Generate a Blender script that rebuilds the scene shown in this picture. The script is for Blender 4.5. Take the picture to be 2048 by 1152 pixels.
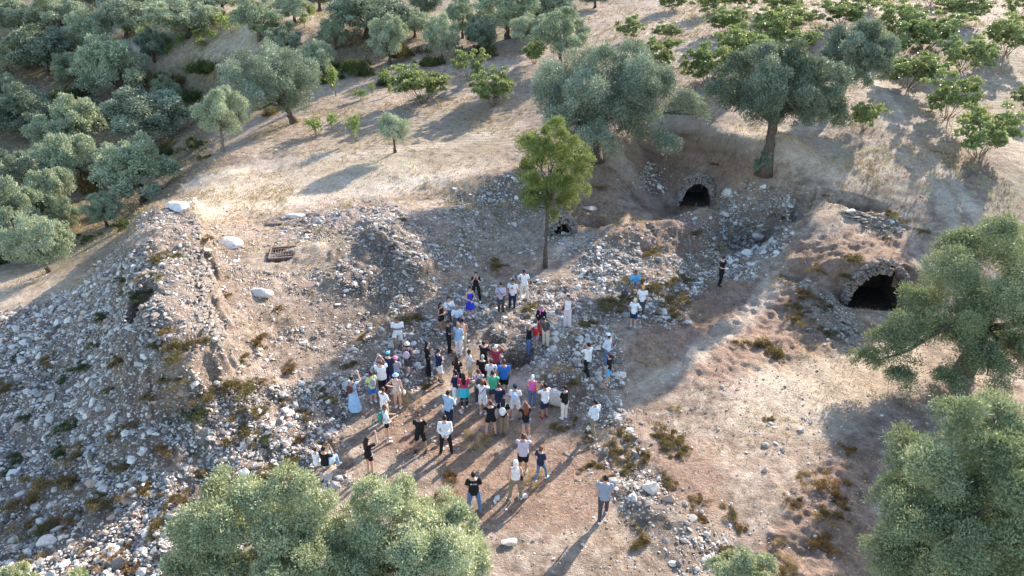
import bpy, bmesh, math, random
import numpy as np
from mathutils import Vector, Matrix

for _o in list(bpy.data.objects):
    bpy.data.objects.remove(_o, do_unlink=True)
SC = bpy.context.scene
COL = SC.collection
R = math.radians

# ---------------------------------------------------------------- camera
CZ, PITCH, FPX = 17.4, R(27.0), 1365.0
cam = bpy.data.cameras.new("camera")
cam.sensor_width = 36.0
cam.lens = 36.0 * FPX / 2048.0
cam.clip_start, cam.clip_end = 0.5, 1500.0
camo = bpy.data.objects.new("camera", cam)
COL.objects.link(camo)
camo.location = (0, 0, CZ)
camo.rotation_euler = (math.pi / 2 - PITCH, 0, 0)
SC.camera = camo

# ---------------------------------------------------------------- light
SUN_EL, SUN_AZ = R(25.0), R(37.0)          # azimuth from +Y towards +X
world = bpy.data.worlds.new("World")
SC.world = world
world.use_nodes = True
wn = world.node_tree
wn.nodes.clear()
sky = wn.nodes.new("ShaderNodeTexSky")
sky.sky_type = 'NISHITA'
sky.sun_disc = False
sky.sun_elevation = SUN_EL
sky.sun_rotation = SUN_AZ
sky.air_density, sky.dust_density, sky.ozone_density = 1.0, .7, 1.4
bg = wn.nodes.new("ShaderNodeBackground")
bg.inputs[1].default_value = 0.15
wo = wn.nodes.new("ShaderNodeOutputWorld")
wn.links.new(sky.outputs[0], bg.inputs[0])
wn.links.new(bg.outputs[0], wo.inputs[0])
sun = bpy.data.lights.new("sun", 'SUN')
sun.energy = 3.8
sun.angle = R(0.6)
sun.color = (1.0, 0.89, 0.78)
suno = bpy.data.objects.new("sun", sun)
COL.objects.link(suno)
sd = Vector((math.sin(SUN_AZ) * math.cos(SUN_EL), math.cos(SUN_AZ) * math.cos(SUN_EL), math.sin(SUN_EL)))
suno.rotation_euler = sd.to_track_quat('Z', 'Y').to_euler()
suno.location = (30, 50, 40)
SC.view_settings.view_transform = 'Standard'
SC.view_settings.look = 'None'
SC.view_settings.exposure = 1.82
SC.view_settings.gamma = 1.0
SC.cycles.max_bounces = 6
SC.cycles.diffuse_bounces = 3
SC.cycles.transmission_bounces = 3

# ---------------------------------------------------------------- projection
CP = np.array([0, 0, CZ])
FW = np.array([0, math.cos(PITCH), -math.sin(PITCH)])
UP = np.array([0, math.sin(PITCH), math.cos(PITCH)])
def proj(x, y, z):
    dz = z - CZ
    zc = np.maximum(y * FW[1] + dz * FW[2], 0.5)
    u = y * UP[1] + dz * UP[2]
    return 1024 + FPX * x / zc, 576 - FPX * u / zc, zc

def ray(px, py):
    a, b = (px - 1024) / FPX, (576 - py) / FPX
    return np.array([a, FW[1] + b * UP[1], FW[2] + b * UP[2]])

def onplane(px, py, z):
    d = ray(px, py)
    t = (z - CZ) / d[2]
    return d * t + CP

# ---------------------------------------------------------------- noise
_rt = np.random.RandomState(7).rand(256, 256)
def vnoise(x, y, s=1.0, ox=0.0):
    x = np.asarray(x) / s + 37.3 + ox; y = np.asarray(y) / s + 91.7 + ox * 1.7
    xi = np.floor(x).astype(int); yi = np.floor(y).astype(int)
    fx = x - xi; fy = y - yi
    fx = fx * fx * (3 - 2 * fx); fy = fy * fy * (3 - 2 * fy)
    x0 = xi & 255; x1 = (xi + 1) & 255; y0 = yi & 255; y1 = (yi + 1) & 255
    a = _rt[x0, y0] * (1 - fx) + _rt[x1, y0] * fx
    b = _rt[x0, y1] * (1 - fx) + _rt[x1, y1] * fx
    return (a * (1 - fy) + b * fy) * 2 - 1
def fbm(x, y, s, n=4, ox=0.0):
    t = 0; a = 1.0; q = 0
    for i in range(n):
        t = t + a * vnoise(x, y, s, ox + i * 13.7); q += a
        a *= 0.5; s *= 0.47
    return t / q
def sstep(a, b, x):
    t = np.clip((x - a) / (b - a), 0, 1)
    return t * t * (3 - 2 * t)

# ---------------------------------------------------------------- base relief: thin-plate surface through survey points
CTRL = [  # photo x, y, height (m)
 (1000,850,0),(1000,750,0),(900,800,0),(1100,900,0),(850,950,.05),(1100,1050,.1),(950,1120,.2),(700,1152,.2),(1250,1140,-.1),
 (1000,600,.45),(900,620,.9),(870,570,1.5),(950,560,1.0),(1090,535,.5),(1130,660,.7),(1180,720,.4),(1230,760,.1),(800,700,.7),
 (1400,800,.1),(1600,900,.1),(1500,1100,-.3),(1300,1000,.0),(1400,660,.1),(1700,1000,.1),(2000,1000,.2),(1900,800,.2),(2040,700,.3),(1740,720,.1),(1600,700,.1),(1850,1140,0),
 (1500,600,.2),(1440,570,.2),(1300,600,.5),(1250,540,.9),(1200,500,1.1),(1640,640,.2),
 (1570,540,1.2),(1610,500,1.9),(1660,480,2.3),(1750,465,2.5),(1850,480,2.5),(1980,520,2.3),(2040,470,2.9),(1600,440,2.6),(1720,420,3.1),(1850,380,4.0),(1950,400,3.8),(1650,380,3.6),
 (1640,310,4.7),(1800,300,5.1),(1955,315,5.0),(1700,200,6.6),(1900,200,6.5),(2040,150,7.4),(1500,180,6.8),(1700,100,8.5),(1900,50,10),(1700,50,10),(1500,50,9.7),(1500,0,11),(1900,0,11.3),(1300,0,10.5),
 (1525,340,4.3),(1440,285,4.8),(1300,255,4.6),(1240,290,4.0),(1500,265,5.3),(1380,230,5.6),
 (1320,400,.6),(1390,415,.4),(1340,440,.3),(1500,460,.3),(1520,500,.4),(1460,520,.4),(1230,400,1.3),(1220,350,2.4),(1180,315,3.3),(1150,430,1.2),(1200,460,1.0),
 (1420,445,1.0),
 (1100,250,4.3),(1000,250,4.0),(1000,330,3.0),(1000,400,1.8),(900,350,2.8),(850,400,2.2),(1100,180,5.6),(900,120,6.0),(1300,100,8.0),(1150,60,8.2),(1000,20,8.6),
 (800,300,3.3),(700,250,3.8),(600,350,2.6),(500,340,2.5),(400,370,2.1),(600,420,2.2),(500,420,2.3),(450,440,2.4),(700,430,2.2),(800,200,4.5),(620,270,3.5),(447,302,3.0),(420,335,2.6),
 (575,250,3.4),(480,250,2.2),
 (360,330,-.4),(370,240,-1.0),(350,200,-.6),(300,400,-.6),(220,450,-2.0),(150,350,-3),(200,280,-2.6),(100,430,-2.4),(100,530,-.9),(50,500,-1.3),(20,400,-2.8),(50,300,-3),(120,240,-1.8),
 (430,180,1.5),(420,120,4.4),(330,130,3.2),(200,150,1.6),(60,180,.4),(100,100,4),(300,70,6.2),(500,80,7.2),(640,130,5.2),(750,130,5.4),(600,30,8.4),(100,20,8),(300,10,8.6),(800,20,8.6),(500,0,9.4),
 (40,575,-.1),(0,600,-.2),(150,560,.6),(220,510,1.6),
 (335,430,3.5),(345,500,4.0),(345,580,4.05),(350,660,3.6),(370,740,2.8),(285,445,2.9),(270,520,3.0),(280,620,3.1),
 (430,520,3.0),(430,620,2.9),(450,700,2.3),(560,515,2.5),(620,530,2.4),(560,650,1.8),(700,650,1.2),(700,560,2.1),(450,480,2.7),
 (780,490,2.6),(740,440,2.65),(850,540,1.9),(660,500,2.45),(860,440,2.1),(930,480,1.5),(960,385,2.0),
 (570,800,1.0),(450,800,1.7),(400,880,1.2),(300,850,1.5),(200,700,1.4),(100,680,.6),(0,700,-.2),(150,850,.3),(0,850,-.4),(60,1050,-.3),(250,1050,.2),(400,1100,.2),(600,950,.4),(500,1000,.3),(680,850,.4),
]
_c = np.array([onplane(a, b, z)[:2].tolist() + [z] for a, b, z in CTRL] +
              [[-160,140,16],[-60,140,15],[0,140,19],[60,140,20],[170,140,20],[-160,260,48],[0,260,50],[160,260,50],
               [-60,30,-2],[-80,70,-4],[70,30,2],[80,60,8],[-30,6,-.8],[0,6,.2],[30,6,0],[-14,9,0],[14,9,0]], float)
def _tps(r2):
    return 0.5 * r2 * np.log(r2 + 1e-9)
_cx = _c[:, :2] / 40.0
_n = len(_c)
_K = _tps(((_cx[:, None] - _cx[None]) ** 2).sum(-1)) + np.eye(_n) * 2e-4
_Pm = np.hstack([np.ones((_n, 1)), _cx])
_A = np.zeros((_n + 3, _n + 3)); _A[:_n, :_n] = _K; _A[:_n, _n:] = _Pm; _A[_n:, :_n] = _Pm.T
_w = np.linalg.solve(_A, np.concatenate([_c[:, 2], np.zeros(3)]))
def base_h(x, y):
    sh = np.shape(x)
    X = np.asarray(x, float).ravel() / 40.0; Y = np.asarray(y, float).ravel() / 40.0
    out = _w[_n] + _w[_n + 1] * X + _w[_n + 2] * Y
    for i in range(_n):
        out = out + _w[i] * _tps((X - _cx[i, 0]) ** 2 + (Y - _cx[i, 1]) ** 2)
    return out.reshape(sh)

FEATS = []
def height(x, y):
    h = base_h(x, y)
    for f in FEATS:
        h = f(x, y, h)
    return h
_T = 12 * (300 / 12.0) ** (np.arange(420) / 419.0)
def P(px, py):
    """the ground point that stands at this place of the photograph"""
    d = ray(px, py); d = d / np.linalg.norm(d)
    q = CP + d * _T[:, None]
    below = q[:, 2] < height(q[:, 0], q[:, 1])
    k = int(np.argmax(below)) if below.any() else len(_T) - 1
    a, b = _T[max(k - 1, 0)], _T[k]
    tt = np.linspace(a, b, 40); q = CP + d * tt[:, None]
    below = q[:, 2] < height(q[:, 0], q[:, 1])
    k = int(np.argmax(below)) if below.any() else 39
    v = q[k]
    return np.array([v[0], v[1], float(height(v[0:1], v[1:2])[0])])

def f_mound(px, py, r, dz, ry=None, rot=0.0, p=None):
    c = P(px, py) if p is None else p
    ry = ry or r; ca, sa = math.cos(rot), math.sin(rot)
    def f(x, y, h):
        u = ((x - c[0]) * ca + (y - c[1]) * sa) / r; v = (-(x - c[0]) * sa + (y - c[1]) * ca) / ry
        return h + dz * np.exp(-(u * u + v * v))
    FEATS.append(f)
def f_pit(px, py, rx, ry, depth, edge=.35, rot=0.0):
    c = P(px, py); ca, sa = math.cos(rot), math.sin(rot)
    def f(x, y, h):
        u = ((x - c[0]) * ca + (y - c[1]) * sa) / rx; v = (-(x - c[0]) * sa + (y - c[1]) * ca) / ry
        r = np.sqrt(u * u + v * v) * (1 + .18 * vnoise(x, y, .5, 5))
        return h - depth * (1 - sstep(1 - edge, 1 + edge * .3, r))
    FEATS.append(f)
    return c
def seg_dist(x, y, pts):
    best = np.full(np.shape(x), 1e9); side = np.zeros(np.shape(x)); par = np.zeros(np.shape(x))
    for i in range(len(pts) - 1):
        a, b = pts[i][:2], pts[i + 1][:2]
        d = b - a; L = (d ** 2).sum()
        t = np.clip(((x - a[0]) * d[0] + (y - a[1]) * d[1]) / L, 0, 1)
        qx, qy = a[0] + t * d[0], a[1] + t * d[1]
        dd = np.hypot(x - qx, y - qy)
        m = dd < best
        s = np.sign(d[0] * (y - a[1]) - d[1] * (x - a[0]))
        side = np.where(m, s, side); par = np.where(m, i + t, par); best = np.where(m, dd, best)
    return best, side, par
def f_wall(pix, hw, dz, el, er, taper=.6):
    """a ruined wall stump: flat top of half width hw, el / er = width of the left / right flank"""
    pts = [P(a, b) for a, b in pix]; n = len(pts) - 1
    def f(x, y, h):
        d, s, t = seg_dist(x, y, pts)
        e = np.where(s > 0, el, er)
        d = d + .35 * vnoise(x, y, .8, 3) + .18 * vnoise(x, y, .3, 8)
        k = 1 - sstep(hw, hw + 1, (d - hw) / e + hw)
        k = k * (1 - taper * sstep(n - 1, n, t))
        return h + dz * k
    FEATS.append(f)

# large to small
f_wall([(330,425),(338,480),(342,560),(350,640),(362,705)][::-1], 1.5, 1.15, .8, .45)
f_wall([(745,445),(775,480),(840,545)][::-1], .5, .55, .5, .9)
f_mound(1010, 372, 3.2, .8, 1.4, .2)
f_mound(820, 470, 1.6, .2)
f_mound(700, 430, 1.0, .3)
f_mound(865, 560, 1.1, .35)
f_mound(680, 560, .9, .2)
f_mound(1425, 440, 2.2, .85, 1.1, .1)          # hump inside the basin
f_mound(1320, 470, 2.6, .85, .9, .15)
f_mound(1255, 482, 1.6, .8, .9, .1)
f_mound(600, 520, 1.8, .35)
f_mound(640, 500, 1.2, .45)
f_pit(568, 512, .5, .5, 1.2, .2)
f_mound(925, 640, 1.6, .35)
f_mound(1130, 690, 1.5, .35, 1.0, .3)
f_mound(1120, 775, 1.6, .5, .8, -.2)
f_mound(740, 745, 2.0, .3)
f_mound(1310, 570, 1.8, .45, .9)
HOLE = f_pit(1042, 716, .8, .5, 1.4, .6, .3)
f_pit(990, 683, .5, .3, .6, .5)
PIT_C = f_pit(1540, 440, .65, .55, 1.2, .3)
PIT_D = f_pit(1185, 443, 1.1, .75, 1.1, .4)
PIT_E = f_pit(1712, 404, 1.6, .7, 1.3, .35, -.6)
PIT_F = f_pit(1590, 546, .75, .5, 1.0, .3)
f_pit(284, 600, .5, 1.0, 1.0, .3)
f_pit(688, 928, .4, .3, .35, .6)
f_pit(1605, 388, .7, .5, .8, .4)
f_mound(1690, 640, 1.5, .35, 1.2)
f_mound(1300, 1010, 1.8, .35, .8, -.8)
f_mound(1250, 880, 1.5, .3)

def f_scarp(pix, drop, w0, w1):
    """a crumbling earth scarp under the rim"""
    pts = [P(*q) for q in pix]; n = len(pts) - 1
    def f(x, y, h):
        d, s, t = seg_dist(x, y, pts)
        d = np.where(s < 0, d, -d) + .5 * fbm(x, y, 1.4, 4, 51)
        k = sstep(0, .35, d) * (1 - sstep(w0, w1, d)) * sstep(0, .5, t) * (1 - sstep(n - .6, n, t))
        return h - drop * k
    FEATS.append(f)
f_scarp([(1262,272),(1320,262),(1400,262),(1475,280),(1535,318),(1590,352),(1632,385),(1625,440)], 1.0, 1.0, 4.0)
# vault mouths: a cut with a sheer face; the ground inside the arch is left open
VAULTS = []
def f_face(px, py, w, hh, heading, depth=3.0, front=3.0, sink=0.0):
    """px,py = foot of the opening; heading = compass of the way in (0 = +Y)"""
    c = P(px, py)
    if sink: c = onplane(px, py, c[2] - sink)
    ih = np.array([math.sin(heading), math.cos(heading)]); ir = np.array([ih[1], -ih[0]])
    z0 = c[2]
    def f(x, y, h):
        dx, dy = x - c[0], y - c[1]
        v = dx * ih[0] + dy * ih[1]; u = dx * ir[0] + dy * ir[1]
        n = .10 * vnoise(x, y, .6, 2)
        # behind the face: at least the crown of the vault; in front: the floor
        over = z0 + hh + .42 + .15 * vnoise(x, y, 1.1, 9) - .45 * (np.abs(u) / (w * .75)) ** 2
        m = (1 - sstep(w * .75, w * 1.35, np.abs(u))) * (1 - sstep(depth * .8, depth * 1.6, v)) * sstep(0.02, .30, v + n)
        h = np.where(h < over, h * (1 - m) + over * m, h)
        fr = (1 - sstep(w * .42, w * .85, np.abs(u))) * (1 - sstep(.02, .22, v + n)) * (1 - sstep(front * .3, front, -v))
        return h * (1 - fr) + np.minimum(h, z0) * fr
    FEATS.append(f)
    VAULTS.append((c, ih, ir, w, hh, depth))
f_face(1742, 626, 2.9, 2.45, R(8), 3.2, 1.8, 1.0)
f_face(1390, 411, 2.1, 1.75, R(4), 3.0, 2.0)
f_face(1122, 468, 1.3, .8, R(-20), 1.9, 1.0)

TRACKS = [([P(*q) for q in pl], w) for pl, w in (
  (((1720,150),(1760,220),(1800,300),(1880,380),(1910,450)), .55), (((1745,150),(1790,220),(1840,300),(1915,370),(1950,430)), .45),
  (((1134,650),(1100,690),(1060,745),(1010,790)), .7), (((380,370),(520,330),(700,310),(900,290),(1040,250)), .8), (((420,420),(600,400),(780,375),(950,345)), .8),
  (((1240,330),(1330,430),(1250,450),(1120,500)), .6), (((1540,575),(1480,640),(1380,720),(1240,800)), .6), (((1400,20),(1250,90),(1180,110)), .6))]
# polygons of the photograph that say what covers the ground
def poly(*p):
    return np.array(p, float)
def sdist(px, py, pl):
    px = np.asarray(px); py = np.asarray(py)
    x0, y0 = pl.min(0) - 60; x1, y1 = pl.max(0) + 60
    out = np.full(px.shape, -99.0)
    m = (px > x0) & (px < x1) & (py > y0) & (py < y1)
    X, Y = px[m], py[m]
    ins = np.zeros(X.shape, bool); best = np.full(X.shape, 1e9)
    n = len(pl)
    for i in range(n):
        a, b = pl[i], pl[(i + 1) % n]
        d = b - a
        t = np.clip(((X - a[0]) * d[0] + (Y - a[1]) * d[1]) / (d @ d + 1e-9), 0, 1)
        best = np.minimum(best, np.hypot(X - a[0] - t * d[0], Y - a[1] - t * d[1]))
        c = ((a[1] > Y) != (b[1] > Y))
        xx = (b[0] - a[0]) * (Y - a[1]) / (b[1] - a[1] + 1e-12) + a[0]
        ins ^= c & (X < xx)
    out[m] = np.where(ins, best, -best)
    return out
RUB = [  # polygon, density, size factor
 (poly((-40,640),(60,625),(150,575),(280,470),(300,600),(300,700),(340,760),(560,770),(700,745),(790,700),(830,720),(720,800),(690,860),(640,950),(720,960),(560,1010),(400,1180),(-60,1200)), 1.0, 1.0),
 (poly((280,430),(380,405),(415,470),(430,600),(470,740),(330,770),(285,640)), .75, .75),
 (poly((400,450),(520,440),(640,480),(760,560),(830,640),(790,700),(700,745),(560,770),(450,745),(430,600)), .42, .75),
 (poly((540,445),(620,425),(760,400),(870,440),(910,540),(880,640),(800,640),(720,600),(650,560),(655,480),(560,480)), .85, .85),
 (poly((900,385),(1030,345),(1090,400),(1150,450),(1180,520),(1060,520),(900,540),(860,440)), .45, .9),
 (poly((930,385),(1030,348),(1060,380),(960,420)), .85, 1.1),
 (poly((800,610),(900,560),(1000,560),(1200,560),(1235,700),(1260,860),(1150,860),(1080,800),(1050,750),(960,690),(900,700),(870,760),(800,800),(740,760)), .8, 1.0),
 (poly((1170,470),(1300,490),(1500,515),(1520,545),(1420,560),(1390,600),(1370,650),(1240,640),(1150,600)), .7, 1.15),
 (poly((1440,385),(1560,360),(1625,380),(1600,430),(1560,505),(1490,530),(1440,470)), .8, 1.75),
 (poly((1440,520),(1500,505),(1530,530),(1500,560),(1450,550)), .9, 1.15),
 (poly((1120,850),(1230,830),(1330,930),(1400,1010),(1440,1080),(1500,1110),(1400,1160),(1290,1090),(1260,1010),(1190,900)), .42, 1.0),
 (poly((1225,950),(1330,930),(1380,1020),(1290,1060),(1240,1010)), .6, 1.15),
 (poly((1290,1085),(1400,1060),(1510,1110),(1360,1150)), .5, 1.1),
 (poly((1275,340),(1300,325),(1320,350),(1330,385),(1280,380)), .7, 1.4),
 (poly((1690,425),(1730,418),(1800,440),(1800,465),(1740,455)), .8, 1.0),
 (poly((1580,560),(1690,560),(1710,640),(1740,720),(1650,700),(1600,640)), .35, .8),
 (poly((1210,470),(1430,425),(1480,450),(1470,510),(1300,520)), .38, .9),
 (poly((1130,625),(1210,690),(1160,740),(1060,760),(1060,700)), .35, .9),
]
FLATS = (poly((700,760),(900,760),(1250,800),(1700,700),(1700,1200),(600,1200),(660,960)), .07, .8)
GRASS = [poly((600,330),(720,230),(940,220),(1040,250),(980,310),(760,360)), poly((1560,255),(1760,300),(1900,330),(2060,340),(2060,440),(1820,400),(1650,330)),
         poly((200,60),(470,40),(600,60),(430,120),(250,110)), poly((1700,60),(2060,90),(2060,330),(1760,240))]
PALE = [poly((230,60),(620,15),(640,100),(430,125),(250,130)), poly((370,370),(540,330),(760,300),(1000,330),(760,390),(400,440)), poly((-50,560),(180,545),(160,580),(-50,640)),
        poly((500,470),(650,470),(680,560),(540,570)), poly((1500,720),(1850,680),(1830,780),(1650,870),(1450,850)),
        poly((1360,235),(1560,270),(1720,330),(1700,380),(1560,320),(1380,262))]
RED = [poly((1380,545),(1560,560),(1690,700),(1420,770),(1230,720),(1300,650)), poly((1170,430),(1440,420),(1460,520),(1210,500)), 
 poly((1230,270),(1340,262),(1560,340),(1500,370),(1400,350),(1280,400)), poly((1560,480),(1800,460),(1820,540),(1690,560),(1580,560)),
       poly((380,150),(440,150),(420,300),(340,400),(260,440),(180,420),(330,350)), poly((1640,930),(1760,880),(1740,1160),(1480,1160)),
       poly((1060,400),(1230,330),(1230,460),(1110,440))]
BROWN = [poly((880,880),(1180,880),(1260,980),(1180,1050),(900,1060)), poly((760,790),(900,800),(1100,850),(880,930),(760,900)), poly((1250,880),(1420,900),(1480,1040),(1350,1010))]
def zone(px, py, pls, x, y, soft=14):
    w = np.zeros(np.shape(px)); n = 14 * fbm(x, y, 1.3, 3, 4)
    for pl in pls:
        w = np.maximum(w, sstep(-soft, soft, sdist(px, py, pl) + n))
    return w
# ---------------------------------------------------------------- helpers
def new_mesh(name, v, f, mats=(), tint=None, smooth=False, fmat=None):
    me = bpy.data.meshes.new(name)
    v = np.ascontiguousarray(v, dtype=np.float32)
    if isinstance(f, np.ndarray):
        n, k = f.shape
        me.vertices.add(len(v)); me.vertices.foreach_set("co", v.ravel())
        me.loops.add(n * k); me.loops.foreach_set("vertex_index", np.ascontiguousarray(f, dtype=np.int32).ravel())
        me.polygons.add(n); me.polygons.foreach_set("loop_start", np.arange(0, n * k, k, dtype=np.int32))
        me.polygons.foreach_set("loop_total", np.full(n, k, dtype=np.int32))
        me.update(calc_edges=True)
    else:
        me.from_pydata([tuple(map(float, q)) for q in v], [], f)
    for m in mats: me.materials.append(m)
    if fmat is not None: me.polygons.foreach_set("material_index", np.asarray(fmat, dtype=np.int32))
    me.polygons.foreach_set("use_smooth", np.full(len(me.polygons), smooth, dtype=bool))
    if tint is not None:
        for nm, arr in (tint.items() if isinstance(tint, dict) else [("tint", tint)]):
            a = me.attributes.new(nm, 'FLOAT', 'POINT'); a.data.foreach_set("value", np.ascontiguousarray(arr, dtype=np.float32))
    me.validate() if not isinstance(f, np.ndarray) else None
    return me
def link(name, data, parent=None, loc=(0, 0, 0), rz=0.0, sc=(1, 1, 1)):
    o = bpy.data.objects.new(name, data)
    COL.objects.link(o)
    o.location = [float(q) for q in loc]; o.rotation_euler = (0, 0, rz); o.scale = sc
    if parent: o.parent = parent
    return o
def tag(o, label=None, cat=None, group=None, kind=None):
    if label: o["label"] = label
    if cat: o["category"] = cat
    if group: o["group"] = group
    if kind: o["kind"] = kind
    return o
class MB:
    """collects pieces into one mesh"""
    def __init__(s): s.v = []; s.f = []; s.n = 0
    def add(s, v, f):
        v = np.asarray(v, float); s.v.append(v)
        s.f += [tuple(int(i) + s.n for i in q) for q in f]; s.n += len(v)
    def tube(s, pts, rad, k=8, cap=True, jit=0.0, rng=None, ell=None):
        pts = np.asarray(pts, float); n = len(pts)
        V = []; ref = None
        for i in range(n):
            t = pts[min(i + 1, n - 1)] - pts[max(i - 1, 0)]
            t = t / (np.linalg.norm(t) + 1e-9)
            if ref is None: ref = np.array([1.0, 0, 0]) if abs(t[0]) < .8 else np.array([0, 1.0, 0])
            a = ref - t * (ref @ t); a /= np.linalg.norm(a) + 1e-9; b = np.cross(t, a); ref = a
            r = rad[i] if np.ndim(rad[i]) else (rad[i], rad[i])
            for j in range(k):
                th = 2 * math.pi * j / k
                q = 1 + (rng.uniform(-jit, jit) if rng is not None else 0)
                V.append(pts[i] + a * math.cos(th) * r[0] * q + b * math.sin(th) * r[1] * q)
        F = [(i * k + j, i * k + (j + 1) % k, (i + 1) * k + (j + 1) % k, (i + 1) * k + j) for i in range(n - 1) for j in range(k)]
        if cap:
            F.append(tuple(range(k - 1, -1, -1))); F.append(tuple((n - 1) * k + j for j in range(k)))
        s.add(V, F)
    def ell(s, c, r, rot=None, nu=10, nv=7):
        V = [];
        for i in range(nv + 1):
            ph = math.pi * i / nv
            for j in range(nu):
                th = 2 * math.pi * j / nu
                V.append([math.sin(ph) * math.cos(th) * r[0], math.sin(ph) * math.sin(th) * r[1], -math.cos(ph) * r[2]])
        V = np.array(V)
        if rot is not None: V = V @ np.array(rot).T
        F = [(i * nu + j, i * nu + (j + 1) % nu, (i + 1) * nu + (j + 1) % nu, (i + 1) * nu + j) for i in range(nv) for j in range(nu)]
        s.add(V + np.asarray(c, float), F)
    def box(s, c, h, rot=None, bev=0):
        V = np.array([[x, y, z] for x in (-1, 1) for y in (-1, 1) for z in (-1, 1)], float) * np.array(h)
        if rot is not None: V = V @ np.array(rot).T
        s.add(V + np.asarray(c, float), [(0, 1, 3, 2), (4, 6, 7, 5), (0, 4, 5, 1), (2, 3, 7, 6), (0, 2, 6, 4), (1, 5, 7, 3)])
    def mesh(s, name, mats=(), smooth=True):
        return new_mesh(name, np.vstack(s.v), s.f, mats, smooth=smooth)
def remeshed(mb, name, mats, voxel, smooth_it=2, tmp=[0]):
    me = mb.mesh("tmp", ())
    o = bpy.data.objects.new("tmp", me); COL.objects.link(o)
    m = o.modifiers.new("r", 'REMESH'); m.mode = 'VOXEL'; m.voxel_size = voxel; m.use_smooth_shade = True
    if smooth_it:
        m2 = o.modifiers.new("s", 'SMOOTH'); m2.iterations = smooth_it; m2.factor = .5
    dg = bpy.context.evaluated_depsgraph_get()
    out = bpy.data.meshes.new_from_object(o.evaluated_get(dg))
    bpy.data.objects.remove(o, do_unlink=True); bpy.data.meshes.remove(me)
    out.name = name; out.materials.clear()
    for q in mats: out.materials.append(q)
    return out

# ---------------------------------------------------------------- materials
def nt(name, rough=.9):
    m = bpy.data.materials.new(name); m.use_nodes = True
    n = m.node_tree.nodes; b = n["Principled BSDF"]; b.inputs["Roughness"].default_value = rough
    b.inputs["Specular IOR Level"].default_value = .25
    return m, m.node_tree, n, b
def node(t, ty, **kw):
    n = t.nodes.new(ty)
    for k, v in kw.items():
        if k.startswith("i_"): n.inputs[k[2:].replace("_", " ")].default_value = v
        else: setattr(n, k, v)
    return n
def noise_n(t, vec, scale, detail=4, rough=.6):
    n = node(t, "ShaderNodeTexNoise"); n.inputs["Scale"].default_value = scale
    n.inputs["Detail"].default_value = detail; n.inputs["Roughness"].default_value = rough
    if vec is not None: t.links.new(vec, n.inputs["Vector"])
    return n.outputs["Fac"]
def ramp(t, fac, stops):
    n = node(t, "ShaderNodeValToRGB")
    e = n.color_ramp.elements
    while len(e) < len(stops): e.new(.5)
    for i, (p, c) in enumerate(stops):
        e[i].position = p; e[i].color = (*c, 1)
    t.links.new(fac, n.inputs[0])
    return n.outputs[0]
def mixc(t, fac, a, b, mode='MIX'):
    n = node(t, "ShaderNodeMix", data_type='RGBA', blend_type=mode)
    for s, v in ((0, fac), (6, a), (7, b)):
        if isinstance(v, (int, float)): n.inputs[s].default_value = v
        elif isinstance(v, tuple): n.inputs[s].default_value = (*v, 1)
        else: t.links.new(v, n.inputs[s])
    return n.outputs[2]
def mth(t, op, a, b=0.0):
    n = node(t, "ShaderNodeMath", operation=op)
    for s, v in ((0, a), (1, b)):
        if isinstance(v, (int, float)): n.inputs[s].default_value = v
        else: t.links.new(v, n.inputs[s])
    return n.outputs[0]
def attr(t, name):
    n = node(t, "ShaderNodeAttribute", attribute_name=name)
    return n.outputs["Fac"]
def bump(t, b, h, strength, dist=.05):
    n = node(t, "ShaderNodeBump"); n.inputs["Strength"].default_value = strength; n.inputs["Distance"].default_value = dist
    t.links.new(h, n.inputs["Height"]); t.links.new(n.outputs[0], b.inputs["Normal"])

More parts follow.
